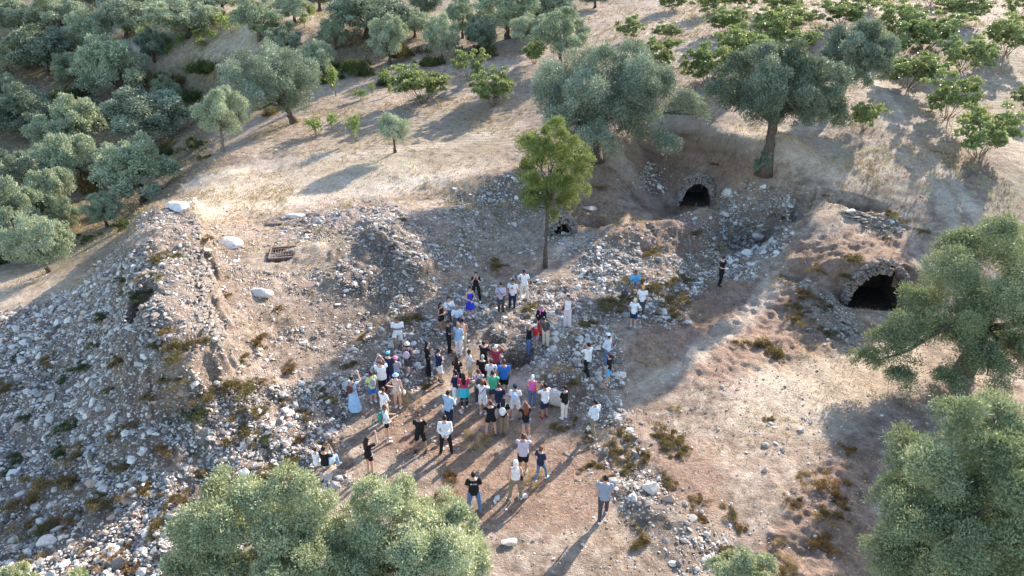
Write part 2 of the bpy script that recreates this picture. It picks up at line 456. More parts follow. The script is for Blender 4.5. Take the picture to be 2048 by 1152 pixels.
def mat_ground():
    m, t, n, b = nt("soil")
    g = node(t, "ShaderNodeNewGeometry").outputs["Position"]
    n1 = noise_n(t, g, .35, 5); n2 = noise_n(t, g, 1.7, 6, .65); n3 = noise_n(t, g, 9, 5, .7); n4 = noise_n(t, g, 32, 3, .7)
    c = ramp(t, n2, [(.30, (.165, .118, .088)), (.45, (.30, .225, .168)), (.58, (.425, .335, .258)), (.74, (.57, .475, .38))])
    c = mixc(t, mth(t, 'MULTIPLY', attr(t, "pale"), .62), c, ramp(t, n3, [(.3, (.50, .39, .27)), (.7, (.74, .62, .47))]))
    red = ramp(t, n3, [(.3, (.165, .09, .06)), (.52, (.30, .185, .125)), (.75, (.45, .315, .225))])
    c = mixc(t, mth(t, 'MULTIPLY', attr(t, "red"), .7), c, red)
    rub = ramp(t, n3, [(.34, (.062, .048, .040)), (.5, (.155, .12, .098)), (.68, (.33, .27, .225))])
    c = mixc(t, mth(t, 'MULTIPLY', attr(t, "rub"), .75), c, rub)
    gs = mth(t, 'MULTIPLY', attr(t, "grass"), ramp(t, n2, [(.47, (0, 0, 0)), (.62, (.75, .75, .75))]))
    c = mixc(t, gs, c, ramp(t, n4, [(.3, (.20, .21, .09)), (.7, (.40, .38, .20))]))
    # straw patches
    st = ramp(t, n1, [(.5, (0, 0, 0)), (.66, (.6, .6, .6))])
    c = mixc(t, mth(t, 'MULTIPLY', st, n3), c, (.44, .30, .185))
    # weeds and shade-loving growth down in the gully
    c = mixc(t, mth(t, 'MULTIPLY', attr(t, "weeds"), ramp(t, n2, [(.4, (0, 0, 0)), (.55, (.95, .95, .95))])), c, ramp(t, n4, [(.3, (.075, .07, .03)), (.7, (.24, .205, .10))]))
    # pebbles and clods
    v = node(t, "ShaderNodeTexVoronoi"); v.inputs["Scale"].default_value = 7.5; t.links.new(g, v.inputs["Vector"])
    pb = mth(t, 'LESS_THAN', v.outputs["Distance"], mth(t, 'MULTIPLY', n2, .42))
    pk = mth(t, 'MULTIPLY', pb, mth(t, 'ADD', mth(t, 'MULTIPLY', attr(t, "rub"), .7), .04))
    c = mixc(t, pk, c, (.58, .54, .49))
    c = mixc(t, mth(t, 'MULTIPLY', attr(t, "track"), .6), c, ramp(t, n3, [(.3, (.52, .43, .33)), (.7, (.68, .58, .46))]))
    nb = noise_n(t, g, .16, 6, .62)
    c = mixc(t, .75, c, ramp(t, nb, [(.34, (.34, .32, .30)), (.5, (.5, .5, .5)), (.64, (.66, .655, .65))]), 'OVERLAY')
    nh = noise_n(t, g, 4.2, 4, .7)
    c = mixc(t, .6, c, ramp(t, nh, [(.36, (.34, .32, .30)), (.5, (.5, .5, .5)), (.66, (.66, .66, .66))]), 'OVERLAY')
    wv = node(t, "ShaderNodeTexWave", wave_type='BANDS', bands_direction='DIAGONAL'); wv.inputs["Scale"].default_value = .42
    wv.inputs["Distortion"].default_value = 14; wv.inputs["Detail"].default_value = 3; wv.inputs["Detail Scale"].default_value = .12
    t.links.new(g, wv.inputs["Vector"])
    c = mixc(t, mth(t, 'MULTIPLY', attr(t, "field"), mth(t, 'MULTIPLY', wv.outputs["Fac"], .5)), c, ramp(t, n2, [(.35, (.44, .36, .27)), (.65, (.30, .23, .17))]))
    c = mixc(t, .5, c, ramp(t, n4, [(.30, (.35, .35, .35)), (.5, (.5, .5, .5)), (.72, (.72, .72, .72))]), 'OVERLAY')
    t.links.new(c, b.inputs["Base Color"])
    # tractor lines on the fields
    w = node(t, "ShaderNodeTexWave", wave_type='BANDS', bands_direction='Y'); w.inputs["Scale"].default_value = .55
    w.inputs["Distortion"].default_value = 9; w.inputs["Detail"].default_value = 2; w.inputs["Detail Scale"].default_value = .35
    t.links.new(g, w.inputs["Vector"])
    hgt = mth(t, 'ADD', mth(t, 'MULTIPLY', n3, .9), mth(t, 'MULTIPLY', n4, .45))
    hgt = mth(t, 'ADD', hgt, mth(t, 'MULTIPLY', mth(t, 'MULTIPLY', w.outputs["Fac"], attr(t, "field")), .22))
    hgt = mth(t, 'ADD', hgt, mth(t, 'MULTIPLY', n2, .8))
    bump(t, b, hgt, .9, .22)
    return m
def mat_rock(name, use_obj):
    m, t, n, b = nt(name, .85)
    src = node(t, "ShaderNodeObjectInfo").outputs["Random"] if use_obj else attr(t, "tint")
    g = node(t, "ShaderNodeNewGeometry").outputs["Position"]
    n1 = noise_n(t, g, 9, 5, .7); n2 = noise_n(t, g, 40, 3)
    c = ramp(t, src, [(0, (0.103, 0.088, 0.077)), (0.25, (0.237, 0.216, 0.189)), (0.4, (0.391, 0.363, 0.32)), (0.6, (0.556, 0.519, 0.464)), (0.88, (0.711, 0.661, 0.585)), (0.94, (0.474, 0.343, 0.252)), (1, (0.34, 0.206, 0.144))])
    c = mixc(t, ramp(t, n1, [(.46, (0, 0, 0)), (.68, (.6, .6, .6))]), c, (.30, .235, .18))
    c = mixc(t, .35, c, ramp(t, n2, [(.3, (.3, .3, .3)), (.7, (.7, .7, .7))]), 'OVERLAY')
    t.links.new(c, b.inputs["Base Color"])
    bump(t, b, mth(t, 'ADD', n1, mth(t, 'MULTIPLY', n2, .4)), .7, .05)
    return m
def mat_leaf(name, stops, trans=.25, rough=.55, big=1.2):
    m, t, n, b = nt(name, rough)
    g = node(t, "ShaderNodeNewGeometry")
    oi = node(t, "ShaderNodeObjectInfo").outputs["Random"]
    f = mth(t, 'ADD', mth(t, 'MULTIPLY', attr(t, "tint"), .8), mth(t, 'MULTIPLY', oi, .2))
    c = ramp(t, f, stops)
    c = mixc(t, .5, c, ramp(t, noise_n(t, g.outputs["Position"], big, 2), [(.3, (.36, .40, .36)), (.7, (.66, .62, .56))]), 'OVERLAY')
    t.links.new(c, b.inputs["Base Color"])
    b.inputs["Specular IOR Level"].default_value = .15
    tr = node(t, "ShaderNodeBsdfTranslucent"); t.links.new(mixc(t, .5, c, (.30, .34, .08)), tr.inputs[0])
    mx = node(t, "ShaderNodeMixShader"); mx.inputs[0].default_value = trans
    t.links.new(b.outputs[0], mx.inputs[1]); t.links.new(tr.outputs[0], mx.inputs[2])
    t.links.new(mx.outputs[0], t.nodes["Material Output"].inputs[0])
    return m
def mat_plain(name, c1, c2, sc=20, rough=.85, bmp=.4, metal=0):
    m, t, n, b = nt(name, rough)
    o = node(t, "ShaderNodeTexCoord").outputs["Object"]
    f = noise_n(t, o, sc, 4, .65)
    t.links.new(ramp(t, f, [(.35, c1), (.68, c2)]), b.inputs["Base Color"])
    b.inputs["Metallic"].default_value = metal
    if bmp: bump(t, b, f, bmp, .02)
    return m
M_GROUND = mat_ground()
M_ROCK, M_RUB = mat_rock("pale_stone", True), mat_rock("rubble_stone", False)
M_OLIVE = mat_leaf("olive_leaf", [(0, (0.031, 0.045, 0.029)), (0.35, (0.103, 0.132, 0.093)), (0.7, (0.282, 0.326, 0.245)), (1, (0.678, 0.705, 0.569))], .14)
M_OLIVEG = mat_leaf("olive_leaf_green", [(0, (0.076, 0.097, 0.049)), (0.35, (0.164, 0.201, 0.107)), (0.7, (0.309, 0.338, 0.203)), (1, (0.582, 0.571, 0.386))], .22)
M_OLIVEP = mat_leaf("olive_leaf_pale", [(0, (0.155, 0.176, 0.096)), (0.35, (0.289, 0.316, 0.187)), (0.7, (0.453, 0.48, 0.304)), (1, (0.693, 0.705, 0.48))], .25)
M_OLIVEL = mat_leaf("olive_leaf_silver", [(0, (0.139, 0.181, 0.111)), (0.35, (0.256, 0.302, 0.2)), (0.7, (0.42, 0.454, 0.319)), (1, (0.652, 0.681, 0.505))], .18)
M_ASH = mat_leaf("ash_leaf", [(0, (0.063, 0.09, 0.026)), (0.4, (0.141, 0.182, 0.055)), (0.75, (0.242, 0.274, 0.092)), (1, (0.381, 0.379, 0.161))], .32)
M_FIG = mat_leaf("fig_leaf", [(0, (0.09, 0.119, 0.048)), (0.4, (0.196, 0.239, 0.099)), (0.8, (0.367, 0.404, 0.177)), (1, (0.607, 0.596, 0.285))], .25, .45)
M_VINE = mat_leaf("young_leaf", [(0, (0.098, 0.145, 0.044)), (0.5, (0.19, 0.257, 0.082)), (1, (0.311, 0.365, 0.135))], .35)
M_DARKB = mat_leaf("bush_leaf", [(0, (0.021, 0.031, 0.012)), (0.5, (0.058, 0.075, 0.026)), (1, (0.143, 0.156, 0.052))], .15)
M_DRYB = mat_leaf("dry_bush_leaf", [(0, (0.077, 0.046, 0.02)), (0.4, (0.165, 0.106, 0.041)), (0.75, (0.264, 0.184, 0.077)), (1, (0.396, 0.248, 0.108))], .12)
M_DRYG = mat_leaf("dry_green_bush_leaf", [(0, (0.042, 0.033, 0.014)), (0.5, (0.144, 0.105, 0.042)), (1, (0.324, 0.225, 0.105))], .15)
M_RUST = mat_leaf("rusty_bush_leaf", [(0, (.10, .045, .018)), (.5, (.22, .115, .045)), (1, (.38, .23, .09))], .12)
M_STRAW = mat_leaf("straw", [(0, (.28, .18, .08)), (.5, (.45, .32, .16)), (1, (.62, .48, .28))], .15)
M_BARK = mat_plain("bark", (.045, .033, .024), (.15, .12, .09), 14, .95, .9)
M_BARKL = mat_plain("pale_bark", (.12, .095, .07), (.27, .225, .175), 14, .95, .8)
M_MASON = mat_plain("masonry", (.13, .105, .085), (.40, .345, .29), 7, .95, .9)
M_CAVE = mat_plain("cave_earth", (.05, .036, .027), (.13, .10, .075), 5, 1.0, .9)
M_IRON = mat_plain("rusty_iron", (.15, .105, .085), (.34, .27, .225), 30, .8, .4, .4)
M_PLASTER = mat_plain("pale_plaster", (.46, .42, .37), (.66, .62, .56), 6, .95, .5)

# ---------------------------------------------------------------- ground sheet
NR, NCOL = 980, 1000
def build_ground():
    d = 6.5 * (262 / 6.5) ** (np.arange(NR) / (NR - 1.0))
    u = np.linspace(-1, 1, NCOL)
    Y = np.repeat(d[:, None], NCOL, 1)
    X = u[None] * (d * .84 + 13)[:, None]
    Z = height(X, Y)
    px, py, zc = proj(X, Y, Z)
    rub = np.zeros_like(Z)
    nn = 16 * fbm(X, Y, 1.1, 3, 2)
    for pl, dn, sz in RUB:
        rub = np.maximum(rub, dn * sstep(-14, 14, sdist(px, py, pl) + nn))
    pale = zone(px, py, PALE, X, Y, 25); red = zone(px, py, RED, X, Y, 20); brown = np.maximum(red, zone(px, py, BROWN, X, Y, 25))
    grass = zone(px, py, GRASS, X, Y, 30)
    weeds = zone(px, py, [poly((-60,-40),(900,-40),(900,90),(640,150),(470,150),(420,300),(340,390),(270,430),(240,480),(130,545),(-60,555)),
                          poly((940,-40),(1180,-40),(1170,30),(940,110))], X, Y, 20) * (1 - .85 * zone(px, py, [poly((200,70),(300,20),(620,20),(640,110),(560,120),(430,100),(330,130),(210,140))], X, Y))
    track = np.zeros_like(Z)
    for pts, w_ in TRACKS:
        d_, _, _ = seg_dist(X, Y, pts)
        track = np.maximum(track, 1 - sstep(w_ * .5, w_ * 1.3, d_ + .35 * fbm(X, Y, .9, 3, 17)))
    field = sstep(330, 300, py + 0 * Z) * (1 - weeds)
    rough = .25 + .75 * np.clip(rub + .2, 0, 1)
    crag = np.clip(rub * 1.1 + red * 1.0, 0, 1.2)
    Z = Z + crag * (.21 * (.5 - np.abs(fbm(X, Y, 1.5, 4, 41)) * 2) + .09 * (.5 - np.abs(fbm(X, Y, .5, 2, 44)) * 2))
    Z = Z + .16 * fbm(X, Y, 3.2, 3, 1) + rough * .085 * fbm(X, Y, .75, 4, 6) + .020 * fbm(X, Y, .28, 2, 11)
    idx = np.arange(NR * NCOL).reshape(NR, NCOL)
    f = np.stack([idx[:-1, :-1], idx[:-1, 1:], idx[1:, 1:], idx[1:, :-1]], -1).reshape(-1, 4)
    cx = (X[:-1, :-1] + X[1:, 1:]).ravel() / 2; cy = (Y[:-1, :-1] + Y[1:, 1:]).ravel() / 2; cz = (Z[:-1, :-1] + Z[1:, 1:]).ravel() / 2
    keep = np.ones(len(f), bool)
    for c, ih, ir, w, hh, dep in VAULTS:      # open the mouths
        v = (cx - c[0]) * ih[0] + (cy - c[1]) * ih[1]; uu = (cx - c[0]) * ir[0] + (cy - c[1]) * ir[1]
        zz = cz - c[2]
        arch = (zz < hh * np.sqrt(np.clip(1 - (uu / (w / 2)) ** 2, 0, 1))) & (np.abs(uu) < w / 2)
        keep &= ~((v > -.15) & (v < .75) & arch & (zz > .06))
    me = new_mesh("ground", np.stack([X, Y, Z], -1).reshape(-1, 3), f[keep], [M_GROUND],
                  {"rub": rub.ravel(), "pale": pale.ravel(), "red": brown.ravel(), "grass": grass.ravel(), "weeds": weeds.ravel(), "field": field.ravel(), "track": track.ravel()}, True)
    tag(link("ground", me), kind="structure")
def surf(x, y):
    """ground height with its middle-sized unevenness"""
    h = height(x, y); px, py, zc = proj(x, y, h)
    rub = np.zeros_like(h); nn = 16 * fbm(x, y, 1.1, 3, 2)
    for pl, dn, sz in RUB:
        rub = np.maximum(rub, dn * sstep(-14, 14, sdist(px, py, pl) + nn))
    crag = np.clip(rub * 1.1 + zone(px, py, RED, x, y, 20), 0, 1.2)
    h = h + crag * (.21 * (.5 - np.abs(fbm(x, y, 1.5, 4, 41)) * 2) + .09 * (.5 - np.abs(fbm(x, y, .5, 2, 44)) * 2))
    return h + .16 * fbm(x, y, 3.2, 3, 1)
def G(px, py):
    p = P(px, py); p[2] = float(surf(p[0:1], p[1:2])[0])
    return p
build_ground()
def rock_proto(rng, flat=.6):
    bm = bmesh.new()
    bmesh.ops.create_icosphere(bm, subdivisions=1, radius=1)
    v = np.array([q.co[:] for q in bm.verts])
    fs = np.array([[w.index for w in q.verts] for q in bm.faces])
    bm.free()
    s = np.array([1, rng.uniform(.6, .95), rng.uniform(flat * .6, flat * 1.2)])
    for k in range(rng.randint(3, 6)):      # flat broken facets
        n = rng.normal(size=3); n /= np.linalg.norm(n); dlim = rng.uniform(.45, .8)
        e = v @ n - dlim
        v = v - np.where(e > 0, e, 0)[:, None] * n
    v = v * (1 + rng.uniform(-.13, .13, (len(v), 1))) * s
    return v, fs
# ---------------------------------------------------------------- vault mouths
def voussoir_ring(c, ih, ir, w, hh, wide, n, rng, jag=.05, t0=0, t1=math.pi):
    mb = MB(); ax = np.array([ir[0], ir[1], 0]); up = np.array([0, 0, 1.0]); inn = np.array([ih[0], ih[1], 0])
    L = (t1 - t0) / n
    for i in range(n):
        a = t0 + L * (i + .5)
        dr = ax * math.cos(a) * (w / 2) + up * math.sin(a) * hh
        tg = -ax * math.sin(a) * (w / 2) + up * math.cos(a) * hh
        ln = np.linalg.norm(tg); tg = tg / ln
        nr = np.cross(tg, inn); nr = nr if nr @ dr > 0 else -nr
        h1 = wide * rng.uniform(.26, .60); th = ln * L * .5 * rng.uniform(.80, .96); dp = rng.uniform(.20, .26)
        rot = np.stack([tg, nr, inn], 1)
        cc = np.array(c) + dr + nr * h1 * rng.uniform(.8, 1.1) + inn * (-.10 + rng.uniform(-jag, jag))
        V = np.array([[x, y, z] for x in (-1, 1) for y in (-1, 1) for z in (-1, 1)], float) * np.array([th, h1, dp])
        V += rng.uniform(-.018, .018, V.shape) if hasattr(rng, "rand") else 0
        mb.add(V @ rot.T + cc, [(0, 1, 3, 2), (4, 6, 7, 5), (0, 4, 5, 1), (2, 3, 7, 6), (0, 2, 6, 4), (1, 5, 7, 3)])
    return mb
def barrel(c, ih, ir, w, hh, depth, k=26):
    V = []; nd = 6
    for j in range(nd + 1):
        v = -.12 + (depth + .12) * j / nd
        for i in range(k + 1):
            a = -.08 + (math.pi + .16) * i / k
            s = 1.0 + .03 * vnoise(i * .7, j * .9)
            V.append([c[0] + ir[0] * math.cos(a) * w / 2 * s + ih[0] * v, c[1] + ir[1] * math.cos(a) * w / 2 * s + ih[1] * v, c[2] + max(math.sin(a), -.06) * hh * s])
    F = [(j * (k + 1) + i, j * (k + 1) + i + 1, (j + 1) * (k + 1) + i + 1, (j + 1) * (k + 1) + i) for j in range(nd) for i in range(k)]
    F.append(tuple(nd * (k + 1) + i for i in range(k + 1)))
    # earth floor going in
    b = len(V)
    for v in (-.12, depth):
        for u in (-1, 1):
            V.append([c[0] + ir[0] * u * w / 2 + ih[0] * v, c[1] + ir[1] * u * w / 2 + ih[1] * v, c[2] - .03])
    F.append((b, b + 1, b + 3, b + 2))
    return V, F
VN = [("dark rubble vault mouth open in the mound beside the leaning olive tree", .34, 30, "vault"),
      ("stone arch of radiating slabs in the earth bank of the sunken pit", .42, 34, "stone arch"),
      ("low pale vault stub with a small dark mouth behind the slender tree", .16, 15, "vault")]
for (c, ih, ir, w, hh, dep), (lb, wide, nv, ct) in zip(VAULTS, VN):
    rng = np.random.RandomState(int(w * 100)); jg = .09
    root = tag(link("stone_vault", None, loc=c), lb, ct)
    mb = voussoir_ring((0, 0, 0), ih, ir, w, hh, wide, nv, rng, jg, 1.35 if w > 2.5 else .1, 2.9)
    for _ in range(int(150 * w)):                     # rough stones that join the ring to the bank
        a = rng.uniform(-.1, math.pi + .1); q_ = 1 + rng.uniform(.12, .42) / w * 2
        p_ = np.array([ir[0] * math.cos(a) * w / 2 * q_, ir[1] * math.cos(a) * w / 2 * q_, max(math.sin(a), 0) * hh * q_]) + np.append(ih * rng.uniform(-.18, .12), 0)
        v_, f_ = rock_proto(rng, .7); mb.add(v_ * rng.uniform(.05, .17) + p_, f_)
    link("arch_stones", mb.mesh("arch_stones", [M_MASON], False), root)
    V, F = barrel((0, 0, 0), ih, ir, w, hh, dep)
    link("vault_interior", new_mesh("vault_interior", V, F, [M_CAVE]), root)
# curved pale top of the small vault stub
c, ih, ir, w, hh, dep = VAULTS[2]
mb = MB(); rng = np.random.RandomState(4)
for i in range(15):
    for j in range(7):
        a = .35 + (math.pi - .5) * (i + .5) / 15; v = .15 + j * .25
        q = np.array([ir[0] * math.cos(a) * (w / 2 + .16) + ih[0] * v, ir[1] * math.cos(a) * (w / 2 + .16) + ih[1] * v, math.sin(a) * (hh + .2)])
        n_ = np.array([ir[0] * math.cos(a), ir[1] * math.cos(a), math.sin(a)]); tg = np.cross(n_, [ih[0], ih[1], 0])
        mb.box(q + n_ * rng.uniform(0, .03), (.075, .12, .09), np.stack([tg, [ih[0], ih[1], 0], n_], 1))
vt = [o for o in COL.objects if o.name.startswith("stone_vault")][2]
link("vault_top", mb.mesh("vault_top", [M_MASON], False), vt)

# ---------------------------------------------------------------- iron grille over the shaft
def grille():
    c = G(568, 514); c[2] = surf(c[0:1] - .9, c[1:2] - .9)[0] + .03
    root = tag(link("grille_hatch", None, loc=c, rz=R(12)), "rusty iron bar grille covering a square shaft in the rubble plateau", "grille")
    mb = MB(); a, b = .66, .72
    for s in (-1, 1):
        mb.box((s * a, 0, .06), (.035, b, .035)); mb.box((0, s * b, .062), (a - .04, .035, .033))
    link("frame", mb.mesh("frame", [M_IRON], False), root)
    for y in (-.43, 0, .43):
        m2 = MB(); m2.box((0, y, .07), (a - .036, .016, .016)); link("cross_bar", m2.mesh("cross_bar", [M_IRON], False), root)
    for i in range(9):
        m2 = MB(); m2.box((-a + .036 + (i + .5) * (2 * a - .07) / 9, 0, .04), (.009, b - .036, .009)); link("bar", m2.mesh("bar", [M_IRON], False), root)
    m3 = MB()
    for s in (-1, 1):
        m3.box((s * (a + .075), 0, -.16), (.04, b + .11, .19)); m3.box((0, s * (b + .075), -.162), (a + .034, .04, .188))
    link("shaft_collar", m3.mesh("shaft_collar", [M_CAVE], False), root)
grille()

# ---------------------------------------------------------------- stones
RNG = np.random.RandomState(11)
PROT = [rock_proto(RNG, RNG.choice([.35, .55, .8])) for _ in range(24)]
def rand_rot(rng, tilt=.45):
    a = rng.uniform(0, 2 * math.pi); b = rng.normal(0, tilt); c = rng.normal(0, tilt)
    ca, sa, cb, sb, cc, sc_ = math.cos(a), math.sin(a), math.cos(b), math.sin(b), math.cos(c), math.sin(c)
    return np.array([[ca, -sa, 0], [sa, ca, 0], [0, 0, 1]]) @ np.array([[1, 0, 0], [0, cb, -sb], [0, sb, cb]]) @ np.array([[cc, 0, sc_], [0, 1, 0], [-sc_, 0, cc]])
def scatter_rocks():
    rng = np.random.RandomState(5)
    X = []; Y = []
    for (x0, x1, y0, y1, dens) in ((-30, 26, 11, 24, 190), (-28, 26, 24, 36, 190), (-28, 26, 36, 50, 140), (-40, 50, 50, 80, .6)):
        n = int((x1 - x0) * (y1 - y0) * dens); X.append(rng.uniform(x0, x1, n)); Y.append(rng.uniform(y0, y1, n))
    X = np.concatenate(X); Y = np.concatenate(Y)
    Z = surf(X, Y); px, py, zc = proj(X, Y, Z)
    m = (px > -60) & (px < 2110) & (py > -20) & (py < 1210)
    X, Y, Z, px, py, zc = [a[m] for a in (X, Y, Z, px, py, zc)]
    dn = np.full(X.shape, .012); sf = np.full(X.shape, .8)
    nn = 12 * fbm(X, Y, 1.1, 3, 2)
    for pl, d, s in RUB + [FLATS]:
        k = sstep(-14, 12, sdist(px, py, pl) + nn) * d
        sf = np.where(k > dn, s, sf); dn = np.maximum(dn, k)
    dn = dn * (.36 + .86 * sstep(-.35, .2, fbm(X, Y, 1.7, 4, 21)))
    for q, r in ((G(560, 520), 1.9), (G(640, 505), 1.0)):
        dn = np.where(np.hypot(X - q[0], Y - q[1]) < r, .004, dn)
    for c, ih, ir, w, hh, dep in VAULTS:
        dn = np.where(np.hypot(X - c[0] - ih[0], Y - c[1] - ih[1]) < w * .62, .0, dn)
    keep = rng.rand(len(X)) < dn * .98
    X, Y, Z, px, py, zc, sf, dn = [a[keep] for a in (X, Y, Z, px, py, zc, sf, dn)]
    S = np.clip(rng.pareto(3.1, len(X)) * .050 + .038, .038, .26) * sf
    S = np.where(dn < .03, np.minimum(S, .11), S)
    fore = sstep(800, 1050, py)
    S = S * (1 - .12 * fore) * np.where((py > 930) & (px < 760), 1.15, 1.0)
    big = S / zc
    order = np.argsort(-big)
    vis = [i for i in order if -5 < px[i] < 2050 and -5 < py[i] < 1155]
    top = set(vis[:262])
    vs, fs, tn = [], [], []; nv = 0
    global ZN
    ZN = [(60, 650, "near the sandy strip at the left edge"), (60, 830, "at mid-height on the left edge scree"), (60, 1000, "low on the scree by the left edge"),
          (90, 1110, "in the lower left corner"), (200, 720, "high on the shaded scree below the wall"), (210, 900, "in the middle of the shaded scree"), (250, 1060, "on the scree above the bottom edge"),
          (340, 600, "on top of the ruined wall"), (350, 800, "at the near foot of the ruined wall"), (380, 960, "on the scree left of the foreground olives"), (400, 1080, "against the left foreground olive"),
          (480, 560, "on the plateau by the white slabs"), (480, 760, "on the slope right of the wall foot"), (520, 900, "on the slope above the foreground olives"), (600, 820, "in the rubble left of the seated man"),
          (600, 960, "just above the foreground olive's top"), (640, 700, "in the sunlit rubble left of the crowd"), (700, 880, "beside the seated man in black"), (740, 560, "on the middle rubble mound"), (780, 720, "near the man in white shorts"),
          (880, 600, "behind the crowd's left end"), (980, 450, "in the rubble behind the slender tree"), (1000, 620, "between the standing couple and the hole"), (1000, 730, "by the hole in the crowd"), (1100, 600, "around the foot of the slender tree"),
          (1130, 720, "near the woman in pale jumpsuit"), (1160, 800, "near the biggest boulder"), (1180, 900, "beside the man in khaki trousers"), (1000, 950, "on the trodden ground below the crowd"), (1100, 1090, "on bare ground at the bottom edge"),
          (1250, 560, "by the seated man in bright blue"), (1300, 650, "below the orange capped man"), (1280, 980, "at the upper spill in front of the grey shirted man"), (1330, 1060, "in the lower spill at the bottom right"), (1430, 1110, "at the tail of the lower spill"),
          (1400, 560, "near the walking man in black"), (1500, 520, "in the pile right of the walking man"), (1530, 420, "on the stony bank of the pit"), (1400, 460, "on the hump in the pit"), (1640, 640, "left of the dark vault mouth"), (1740, 450, "by the trench on the mound"), (1500, 850, "on the open ground at the right")]
    for i in range(len(X)):
        v, f = PROT[rng.randint(len(PROT))]
        w = (v * S[i]) @ rand_rot(rng, .32).T
        if i in top:
            tv = rng.rand()
            o = link("loose_stone", new_mesh("loose_stone", w, f, [M_RUB], {"tint": np.full(len(v), tv)}), loc=(X[i], Y[i], Z[i] + S[i] * .05))
            cw = "dark brown" if tv < .12 else "dark grey" if tv < .3 else "grey" if tv < .5 else "light grey" if tv < .7 else "whitish" if tv < .9 else "reddish"
            zz = np.ptp(w[:, 2]) / max(np.ptp(w[:, 0]), np.ptp(w[:, 1]))
            sh = "flat" if zz < .45 else ("upright" if zz > .85 else "blocky")
            sz = "small" if S[i] < .27 else ("mid-sized" if S[i] < .37 else "large")
            lb = min(ZN, key=lambda q: (q[0] - px[i]) ** 2 + (q[1] - py[i]) ** 2)[2]
            tag(o, f"{sz} {sh} {cw} stone {lb}", "stone", f"loose stones: {sz} {sh} {cw} {lb}")
        else:
            vs.append(w + np.array([X[i], Y[i], Z[i] + S[i] * .03])); fs.append(f + nv); nv += len(v)
            tn.append(np.full(len(v), rng.rand()))
    o = link("rubble", new_mesh("rubble", np.vstack(vs), np.vstack(fs), [M_RUB], {"tint": np.concatenate(tn)}))
    tag(o, "loose grey and white rubble strewn over the ruin slopes", "rubble", kind="stuff")
    #print('ROCKS', len(X), len(top)); m_ = (px > 1450) & (px < 1590) & (py > 380) & (py < 500); print('BANK', m_.sum(), dn[m_].mean() if m_.any() else 0, Y[m_].min() if m_.any() else 0, Y[m_].max() if m_.any() else 0)
scatter_rocks()
def boulder(px, py, s, label, name="boulder", seed=0, rot=0.0, mat=None, dz=.0, tilt=None):
    rng = np.random.RandomState(seed + 100)
    bm = bmesh.new(); bmesh.ops.create_icosphere(bm, subdivisions=3, radius=1)
    v = np.array([q.co[:] for q in bm.verts]); f = np.array([[w.index for w in q.verts] for q in bm.faces]); bm.free()
    for k in range(11):
        n = rng.normal(size=3); n /= np.linalg.norm(n); e = v @ n - rng.uniform(.55, .85)
        v = v - np.where(e > 0, e, 0)[:, None] * n * .93
    v = v * (1 + .05 * vnoise(v[:, 0] * 3 + v[:, 2] * 2, v[:, 1] * 3, .7, seed))[:, None] * np.array(s)
    if tilt is not None:
        v = v @ np.array(Matrix.Rotation(tilt, 3, 'X')).T
    p = G(px, py)
    o = link(name, new_mesh(name, v, f, [mat or M_ROCK], smooth=False), loc=(p[0], p[1], p[2] + dz), rz=rot)
    tag(o, label, "boulder" if name == "boulder" else "stone slab")
boulder(1112, 806, (.62, .45, .42), "biggest pale boulder beside the crowd, behind the man in the white shirt", seed=1, dz=.2)
boulder(460, 492, (.95, .62, .13), "flat bright white slab lying near the rusty grille", "stone_slab", 2, -.5, M_PLASTER, .12, .14)
boulder(517, 584, (.85, .38, .22), "long white slab lying below the rusty grille", "stone_slab", 3, -.35, M_PLASTER, .1, .1)
boulder(360, 420, (.85, .50, .34), "white block crowning the far end of the ruined wall", "boulder", 4, -.4, M_PLASTER, .15)
boulder(545, 446, (.62, .28, .12), "thin pale slab at the edge of the plateau above the grille", "stone_slab", 5, .25, None, .08)
boulder(590, 432, (.62, .30, .16), "pale slab with a rounded knob at the upper rim of the rubble", "stone_slab", 6, .1, None, .1)
boulder(95, 1080, (.34, .28, .22), "white block on the scree at the lower left corner", "boulder", 7, .3, None, .1)
boulder(1018, 1086, (.28, .2, .1), "lone flat stone on the bare ground at the bottom centre", "boulder", 8, .3, None, .08)
boulder(1045, 992, (.2, .16, .1), "pale stone at the heels of the woman in the white cap", "boulder", 9, 0, None, .06)
boulder(1180, 418, (.55, .4, .2), "grey block behind the slender tree's crown", "boulder", 14, 0, None, .08)
boulder(1240, 772, (.24, .15, .08), "flat white stone right of the girl in denim shorts", "boulder", 10, -.3, None, .04)
boulder(1700, 426, (.32, .26, .16), "squared white block at the left end of the low wall course", "boulder", 11, .3, None, .1)
boulder(1495, 512, (.45, .35, .25), "grey boulder on the rim near the man walking in black", "boulder", 12, .3, None, .1)
boulder(1300, 975, (.36, .3, .24), "largest block of the rubble spill right of the man in the grey shirt", "boulder", 13, .6, None, .12)
boulder(1515, 478, (.5, .38, .3), "rounded grey boulder at the lip of the sunken pit", "boulder", 15, .6, None, .12)

